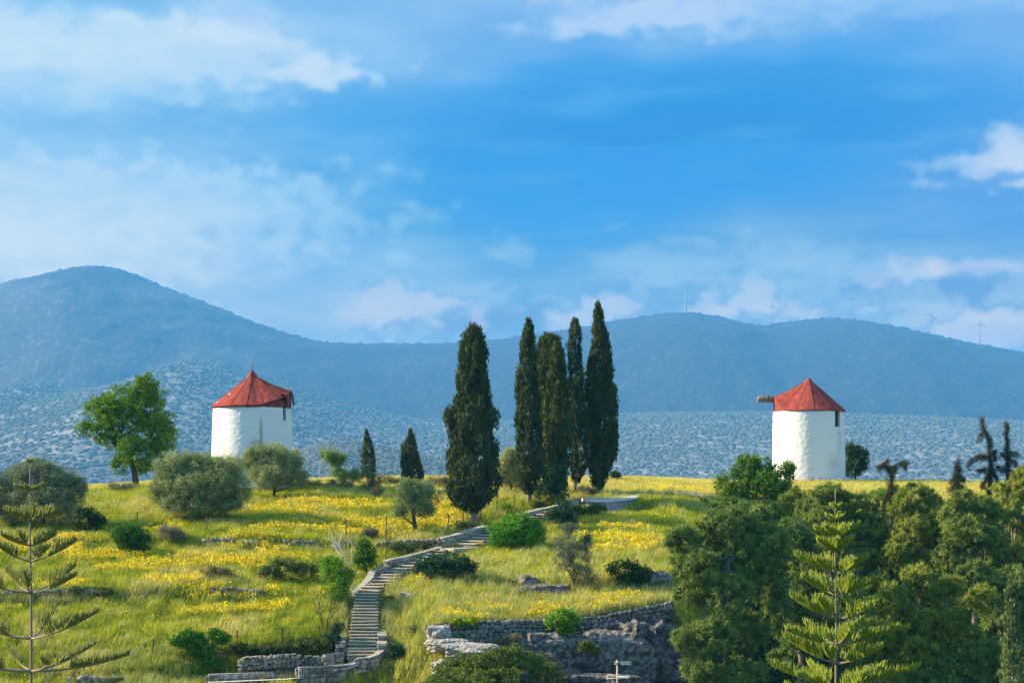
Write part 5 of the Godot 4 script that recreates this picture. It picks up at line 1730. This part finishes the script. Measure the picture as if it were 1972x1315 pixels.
	var rows2 := func(list: Array) -> Array:
		var r := []
		for q in list:
			r.append([780.0 + q[0] * k2, 560.0 + q[1] * k2, 560.0 + q[2] * k2])
		return r
	cypress("smaller slim cypress on the crest, left of the two little ones", 708, 928, rows2.call([[245, 732, 738], [300, 718, 762], [400, 700, 795], [500, 688, 818], [620, 685, 820], [700, 695, 812]]))
	cypress("small ragged cypress on the crest, right of the two little ones", 793, 930, rows2.call([[240, 1160, 1172], [330, 1135, 1210], [400, 1085, 1222], [500, 1072, 1250], [600, 1066, 1272], [700, 1070, 1298], [730, 1110, 1270]]))
	cypress("broadest tall cypress with full skirt and bare pale trunk foot", 912, 1009, rows.call([[90, 268, 292], [110, 250, 318], [200, 208, 348], [300, 197, 354], [500, 183, 370], [590, 130, 398], [700, 140, 406], [800, 145, 412], [900, 122, 434], [1000, 126, 424], [1080, 134, 400], [1130, 165, 350], [1165, 240, 310]]))
	cypress("slender pointed tall cypress second from the left of the tall row", 1018, 972, rows.call([[45, 602, 612], [100, 576, 632], [200, 560, 642], [300, 547, 655], [500, 538, 672], [700, 528, 690], [850, 530, 690], [950, 540, 680], [1030, 565, 652], [1065, 590, 635]]))
	cypress("blunt topped brownish cypress standing behind the others in the row", 1056, 962, rows.call([[138, 700, 765], [165, 668, 785], [240, 655, 800], [350, 655, 800], [500, 668, 800], [700, 672, 805], [900, 680, 800], [1000, 700, 790]]), Color(1.2, 1.1, 0.85), 150.0)
	cypress("olive toned cypress in the middle of the tall row, dark shrub at its foot", 1072, 968, rows.call([[182, 760, 772], [250, 738, 818], [400, 718, 832], [600, 696, 850], [800, 690, 852], [920, 692, 846], [1010, 705, 830], [1060, 740, 800]]), Color(1.1, 1.1, 0.85))
	cypress("narrowest tall cypress with knobbly top, second from the right", 1107, 954, rows.call([[42, 872, 888], [100, 848, 912], [250, 840, 916], [400, 838, 930], [600, 848, 950], [750, 850, 965], [900, 850, 965], [960, 860, 930], [1000, 872, 905]]))
	cypress("tallest cypress at the right end of the row beside the concrete terrace", 1148, 950, rows.call([[-45, 1008, 1016], [0, 1000, 1030], [100, 985, 1060], [200, 975, 1085], [300, 955, 1095], [450, 940, 1112], [600, 948, 1130], [800, 962, 1126], [900, 965, 1102], [980, 972, 1068], [1040, 985, 1035]]))
	cypress("thin pale tipped cypress at the lower right edge before the dark pines", 1952, 1420, [[1112, 1945, 1949], [1130, 1940, 1952], [1160, 1938, 1956], [1200, 1936, 1962], [1240, 1934, 1968], [1280, 1932, 1972], [1330, 1930, 1974], [1400, 1932, 1972]], Color(2.2, 2.1, 2.2), 88.0)
	# pine wood on the right
	var pines := [
		["huge bushy pine with grey limbs overhanging the right end of the terrace", 102.0, 1400, [[1320, 1045, 46, 34], [1380, 1018, 52, 32], [1440, 1000, 48, 32, 1.0], [1345, 1095, 56, 36, -0.8], [1420, 1075, 60, 44], [1480, 1050, 50, 44, 1.0], [1335, 1150, 40, 30], [1400, 1150, 52, 40, -1.0], [1470, 1125, 48, 50, 1.0], [1330, 1235, 38, 32, -0.6], [1385, 1225, 46, 42, -1.2], [1440, 1220, 48, 50], [1360, 1290, 44, 34, -1.0], [1420, 1300, 54, 36], [1500, 1180, 36, 60, 1.5]]],
		["round topped pine just below the right windmill", 128.0, 1600, [[1592, 955, 46, 28], [1560, 985, 32, 28], [1640, 975, 54, 34], [1590, 1010, 48, 40, -1.0], [1660, 1025, 60, 44], [1570, 1060, 42, 36, -0.6], [1700, 1060, 40, 40], [1640, 1085, 60, 40, -0.8]]],
		["tall pale green feathery pine right of the twisted conifer", 126.0, 1765, [[1762, 962, 36, 34], [1738, 985, 26, 30], [1790, 992, 40, 36], [1755, 1030, 46, 38, -0.8], [1805, 1040, 44, 40], [1735, 1070, 38, 36, -0.6], [1780, 1095, 50, 36, -1.0]]],
		["brownish topped round pine near the right edge below the ragged conifers", 122.0, 1875, [[1868, 972, 48, 26], [1840, 1000, 36, 30], [1895, 1000, 40, 34], [1860, 1035, 56, 38, -0.8], [1905, 1055, 44, 44], [1835, 1080, 40, 40, -0.6]]],
		["pine cut by the right edge below the rightmost ragged conifer", 124.0, 1960, [[1945, 952, 36, 24], [1975, 930, 30, 30], [1955, 990, 44, 34, -0.6], [1985, 1040, 44, 50], [1940, 1080, 44, 48, -0.8]]],
		["lower pine with sunlit left boughs in the right wood", 105.0, 1815, [[1795, 1150, 28, 26], [1830, 1135, 34, 22], [1768, 1212, 34, 22], [1810, 1205, 40, 26, -0.8], [1850, 1185, 28, 22, -0.8], [1890, 1160, 36, 32, 1.0], [1840, 1225, 54, 30], [1790, 1260, 50, 34, -0.5]]],
		["dark pine filling the gap right of the tall tiered pine", 104.0, 1700, [[1700, 1150, 44, 44], [1735, 1190, 44, 44], [1690, 1230, 44, 44, -0.8], [1740, 1250, 44, 40], [1700, 1300, 60, 40], [1770, 1130, 36, 40, 1.0]]],
		["dark pine filling the gap left of the tall tiered pine", 105.0, 1545, [[1530, 1040, 40, 44], [1560, 1110, 44, 44], [1530, 1160, 44, 44], [1570, 1200, 50, 50], [1530, 1270, 50, 50]]],
		["low shaded pine at the bottom right below the sunlit boughs", 104.0, 1860, [[1850, 1290, 50, 34], [1800, 1320, 60, 30], [1900, 1270, 44, 40], [1910, 1330, 50, 40]]],
		["shaded pine behind the thin cypress at the lower right", 110.0, 1930, [[1920, 1150, 44, 40], [1960, 1140, 40, 50], [1930, 1220, 50, 44], [1975, 1230, 40, 60], [1880, 1110, 40, 30]]],
		["shaded understorey pine behind the tall tiered pine", 118.0, 1640, [[1630, 1150, 60, 50], [1660, 1220, 60, 50], [1610, 1260, 60, 50], [1650, 1320, 70, 50]]],
		["grey green pine top between big pine and right windmill tree", 134.0, 1500, [[1500, 990, 34, 26], [1530, 965, 24, 26], [1475, 1010, 34, 24]]],
	]
	for q in pines:
		var b := on_ground(q[2], q[1])
		var t := thing("pine_tree", q[0], "pine tree", b, "pines in the right wood")
		var pl := []
		for x in q[3]:
			pl.append(blob(x, q[1], b))
		var hi := 0.0
		for x in pl:
			hi = maxf(hi, x[0].y)
		limbs(t, pl, Vector3(0, -0.4, 0), [Vector3(0.1, hi * 0.35, 0.1), Vector3(-0.2, hi * 0.6, 0), Vector3(0.1, hi * 0.85, 0)], 0.17, M.pale_bark, 2)
		crown(t, "pine", pl, "crown", 1.0, Color(0.85, 0.95, 1.15).lerp(Color(1.45, 1.22, 0.85), rng.randf()))
	ragged_fir("twisted drooping conifer with a flat hooked top right of the right windmill", 1718, 132.0, [[1718, 985, 14], [1720, 950, 12], [1717, 925, 9], [1718, 905, 6], [1716, 897, 4]], [[[1716, 902], [1700, 893], [1690, 901]], [[1700, 893], [1712, 884]], [[1718, 903], [1732, 890], [1748, 886]], [[1740, 888], [1746, 900]], [[1716, 940], [1704, 962], [1700, 985]], [[1720, 945], [1734, 968], [1738, 985]]], 0.12)
	ragged_fir("short bushy pointed conifer left of the crooked one near the right edge", 1845, 136.0, [[1845, 950, 13], [1845, 925, 9], [1845, 905, 5], [1845, 882, 2]], [[[1845, 915], [1838, 920], [1832, 924]], [[1845, 912], [1852, 917], [1858, 922]], [[1845, 930], [1836, 936], [1828, 941]], [[1845, 930], [1855, 936], [1862, 940]], [[1845, 898], [1840, 903]], [[1845, 898], [1851, 902]]], 0.13)
	ragged_fir("crooked tall conifer with long drooping left arm near the right edge", 1900, 136.0, [[1905, 960, 10], [1908, 930, 6], [1910, 895, 6], [1906, 870, 6], [1908, 850, 7], [1898, 832, 6], [1892, 815, 5], [1893, 803, 3]], [[[1907, 880], [1890, 876], [1872, 882], [1866, 894]], [[1906, 902], [1892, 903], [1880, 906]], [[1894, 834], [1886, 840], [1884, 842]], [[1910, 900], [1918, 912], [1922, 925]], [[1908, 905], [1898, 925], [1892, 935]], [[1912, 872], [1918, 866], [1917, 880]]], 0.11)
	ragged_fir("slim straight conifer with short side arms at the right edge", 1942, 136.0, [[1942, 950, 9], [1943, 925, 5], [1942, 900, 4], [1941, 870, 5], [1940, 845, 5], [1939, 822, 3], [1938, 815, 2]], [[[1941, 872], [1932, 872], [1926, 872]], [[1941, 872], [1952, 870], [1962, 872]], [[1943, 886], [1952, 886], [1958, 890]], [[1943, 905], [1930, 900], [1918, 898]], [[1943, 905], [1950, 906], [1957, 910]]], 0.11)
	# the two tiered pines, much nearer than the hill
	var nb := mat("needles_bright", Color(0.28, 0.335, 0.018), 0.6, false, 0.25)
	var nd := mat("needles_dull", Color(0.22, 0.24, 0.035), 0.6, false, 0.25)
	tiered_pine("bright tiered pine with pale trunk standing before the dark wood at right", 1609, 941, 1617, 60.0, [[977, 14, 971, 5], [1004, 25, 989, 5], [1034, 44, 1014, 6], [1062, 43, 1037, 6], [1104, 72, 1074, 6], [1147, 84, 1110, 5], [1192, 98, 1153, 5], [1241, 114, 1203, 5], [1278, 112, 1232, 5], [1322, 148, 1284, 6], [1372, 160, 1330, 6], [1430, 170, 1385, 5]], nb, 0.34, 1.15, 0.0165, 0.22)
	tiered_pine("sparse tiered pine with thin trunk at the left edge", 56, 878, 68, 56.0, [[892, 7, 887, 4], [945, 30, 934, 5], [1003, 59, 978, 6], [1051, 64, 1024, 5], [1081, 92, 1046, 5], [1142, 128, 1098, 5], [1230, 160, 1183, 5], [1292, 184, 1250, 6], [1360, 200, 1310, 5]], nd, 0.29, 1.15, 0.0115, 0.38)

# ------------------------------------------------------------------
func _ready() -> void:
	rng.seed = 20240611
	rough.seed = 1
	rough.frequency = 0.22
	rough.fractal_octaves = 3
	broad.seed = 2
	broad.frequency = 0.045
	broad.fractal_octaves = 3
	fine.seed = 3
	fine.frequency = 0.2
	wisp.seed = 14
	wisp.frequency = 0.012
	wisp.fractal_octaves = 5
	# camera: level, lens shifted upwards
	var cam := Camera3D.new()
	cam.name = "camera"
	cam.projection = Camera3D.PROJECTION_FRUSTUM
	cam.keep_aspect = Camera3D.KEEP_HEIGHT
	cam.near = 1.0
	cam.far = 30000.0
	cam.size = 1315.0 / F
	cam.frustum_offset = Vector2(0, (HORIZON - 657.5) / F)
	add_child(cam)
	# sky, air, exposure
	var env := Environment.new()
	env.background_mode = Environment.BG_SKY
	var sky := Sky.new()
	var pano := PanoramaSkyMaterial.new()
	pano.panorama = make_sky()
	pano.energy_multiplier = 0.49
	sky.sky_material = pano
	env.sky = sky
	env.sky_rotation = Vector3(0, SKY_TURN * TAU2, 0)
	env.tonemap_mode = Environment.TONE_MAPPER_LINEAR
	env.tonemap_exposure = 2.6
	env.fog_enabled = true
	env.fog_density = 0.00012
	env.fog_light_color = Color(0.36, 0.73, 1.0)
	env.sdfgi_enabled = true
	env.ssao_enabled = true
	env.ssil_enabled = true
	var we := WorldEnvironment.new()
	we.name = "world_environment"
	we.environment = env
	add_child(we)
	var sun := DirectionalLight3D.new()
	sun.name = "sun"
	sun.light_energy = 1.6
	sun.light_color = Color(1.0, 0.93, 0.80)
	sun.light_angular_distance = 0.5
	sun.shadow_enabled = true
	var from := Vector3(-0.86, 0.48, -0.13)
	sun.basis = Basis.looking_at(-from, Vector3.UP)
	add_child(sun)
	# materials
	mat("plaster", Color(1, 1, 1), 0.95, true)
	mat("plaster_plain", Color(0.72, 0.72, 0.72), 0.95)
	var rr := mat("roof_red", Color(1, 1, 1), 0.8)
	rr.metallic_specular = 0.15
	grain(rr, Color(0.225, 0.042, 0.030), Color(0.35, 0.078, 0.056), 4.0, 0.012, 51)
	grain(mat("gable_red", Color(1, 1, 1), 0.7), Color(0.16, 0.035, 0.03), Color(0.30, 0.07, 0.055), 2.0, 0.015, 52)
	mat("tar", Color(0.02, 0.022, 0.035), 0.6)
	mat("black_gap", Color(0.012, 0.01, 0.01), 1.0)
	mat("pale_patch", Color(0.70, 0.58, 0.50), 0.8)
	mat("old_wood", Color(0.045, 0.035, 0.028), 0.9)
	grain(mat("grey_wood", Color(1, 1, 1), 0.9), Color(0.14, 0.12, 0.10), Color(0.36, 0.31, 0.25), 1.2, 0.03, 53, 2.0)
	mat("rust", Color(0.14, 0.07, 0.045), 0.9)
	mat("dark_post", Color(0.06, 0.05, 0.04), 0.9)
	mat("turbine", Color(0.36, 0.37, 0.38), 0.6)
	mat("cream_metal", Color(0.70, 0.60, 0.42), 0.5)
	grain(mat("bark", Color(1, 1, 1), 1.0), Color(0.045, 0.035, 0.028), Color(0.11, 0.09, 0.07), 1.0, 0.03, 54)
	grain(mat("pale_bark", Color(1, 1, 1), 1.0), Color(0.17, 0.14, 0.11), Color(0.34, 0.29, 0.24), 1.2, 0.03, 55)
	grain(mat("pine_bark", Color(1, 1, 1), 0.9), Color(0.20, 0.145, 0.095), Color(0.33, 0.25, 0.17), 0.6, 0.03, 56)
	mat("bleached", Color(0.62, 0.56, 0.52), 0.9)
	mat("mortar", Color(0.20, 0.18, 0.155), 1.0)
	mat("rubble", Color(0.07, 0.065, 0.055), 1.0)
	var tones := [Color(0.27, 0.235, 0.195), Color(0.20, 0.18, 0.155), Color(0.33, 0.275, 0.21), Color(0.15, 0.138, 0.122), Color(0.36, 0.32, 0.27)]
	for i in 5:
		grain(mat("stone_%d" % i, Color(1, 1, 1), 0.95), tones[i] * 0.75, tones[i] * 1.2, 1.1, 0.02, 60, 3.0)
	for i in 2:
		grain(mat("cap_%d" % i, Color(1, 1, 1), 0.95), Color(0.27, 0.235, 0.19) * (0.9 + 0.2 * i), Color(0.42, 0.37, 0.30), 1.5, 0.02, 61, 2.0)
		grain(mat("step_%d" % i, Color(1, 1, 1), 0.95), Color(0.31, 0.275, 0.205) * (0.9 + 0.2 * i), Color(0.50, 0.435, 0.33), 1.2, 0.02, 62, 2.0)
	grain(mat("riser", Color(1, 1, 1), 0.95), Color(0.16, 0.15, 0.08), Color(0.34, 0.30, 0.22), 0.9, 0.03, 68)  # weedy stone, darkened to paint in the shade on the risers
	grain(mat("concrete", Color(1, 1, 1), 0.95), Color(0.26, 0.245, 0.235), Color(0.38, 0.35, 0.32), 2.5, 0.015, 63)
	grain(mat("pale_concrete", Color(1, 1, 1), 0.95), Color(0.42, 0.39, 0.37), Color(0.58, 0.53, 0.49), 2.5, 0.015, 64)
	grain(mat("limestone", Color(1, 1, 1), 1.0), Color(0.065, 0.058, 0.05), Color(0.27, 0.24, 0.21), 3.0, 0.015, 65, 14.0)
	grain(mat("dark_rock", Color(1, 1, 1), 1.0), Color(0.05, 0.05, 0.052), Color(0.20, 0.18, 0.165), 3.0, 0.015, 66, 14.0)
	grain(mat("pale_rock", Color(1, 1, 1), 1.0), Color(0.24, 0.215, 0.185), Color(0.45, 0.41, 0.36), 2.0, 0.015, 67, 10.0)
	for k in ["narrow", "broad", "needle", "flame"]:
		mat("leaf_" + k, Color(1, 1, 1), 0.75, true, 0.2 if k == "flame" or k == "needle" else 0.35)
		M["leaf_" + k].metallic_specular = 0.2
	clumps.narrow = leaf_clump(34, 0.50, 0.13, 0.25)
	clumps.broad = leaf_clump(26, 0.46, 0.27, 0.1)
	clumps.needle = needle_clump(64, 0.05)
	clumps.flame = flame_clump(22)
	for i in 6:
		stones.append(stone_mesh(100 + i, 5.0))
	for i in 2:
		stones.append(stone_mesh(200 + i, 14.0))
	for i in 6:
		stones.append(stone_mesh(300 + i, 2.8))
	# the stairway's course
	var course := [[697, 1266, 109.6, 0.88], [706, 1141, 117.0, 0.72], [722, 1126, 118.6, 0.66], [762, 1100, 122.0, 0.62], [806, 1079, 125.0, 0.62], [856, 1060, 127.6, 0.7], [898, 1051, 129.2, 0.85], [932, 1040, 131.2, 0.85], [1000, 1000, 137.0, 0.85], [1070, 980, 141.3, 0.85], [1130, 970, 144.0, 0.8]]
	for q in course:
		var p := P(q[0], q[1], q[2])
		stair.append(Vector4(p.x, p.y, p.z, q[3]))
	for q in [[700, 1271, 109.2, 0.7], [660, 1286, 108.5, 0.55], [600, 1302, 107.9, 0.5], [545, 1307, 107.5, 0.5], [400, 1313, 107.0, 0.5]]:
		var p := P(q[0], q[1], q[2])
		path.append(Vector4(p.x, p.y, p.z, q[3]))
	for q in [[1190, 141.3, 1.0, 3.2], [1232, 143.0, 0.8, 2.6], [1040, 137.0, 0.35, 1.6]]:
		var p := P(q[0], 940, q[1])
		dips.append(Vector4(p.x, q[2], p.z, q[3]))
	on_brow = on_ground(1335, 151.0)
	# the place
	make_hills()
	make_ground()
	make_meadow()
	make_mills()
	make_stairs()
	make_masonry()
	make_rocks()
	make_fences()
	make_turbines()
	make_vane()
	make_plants()
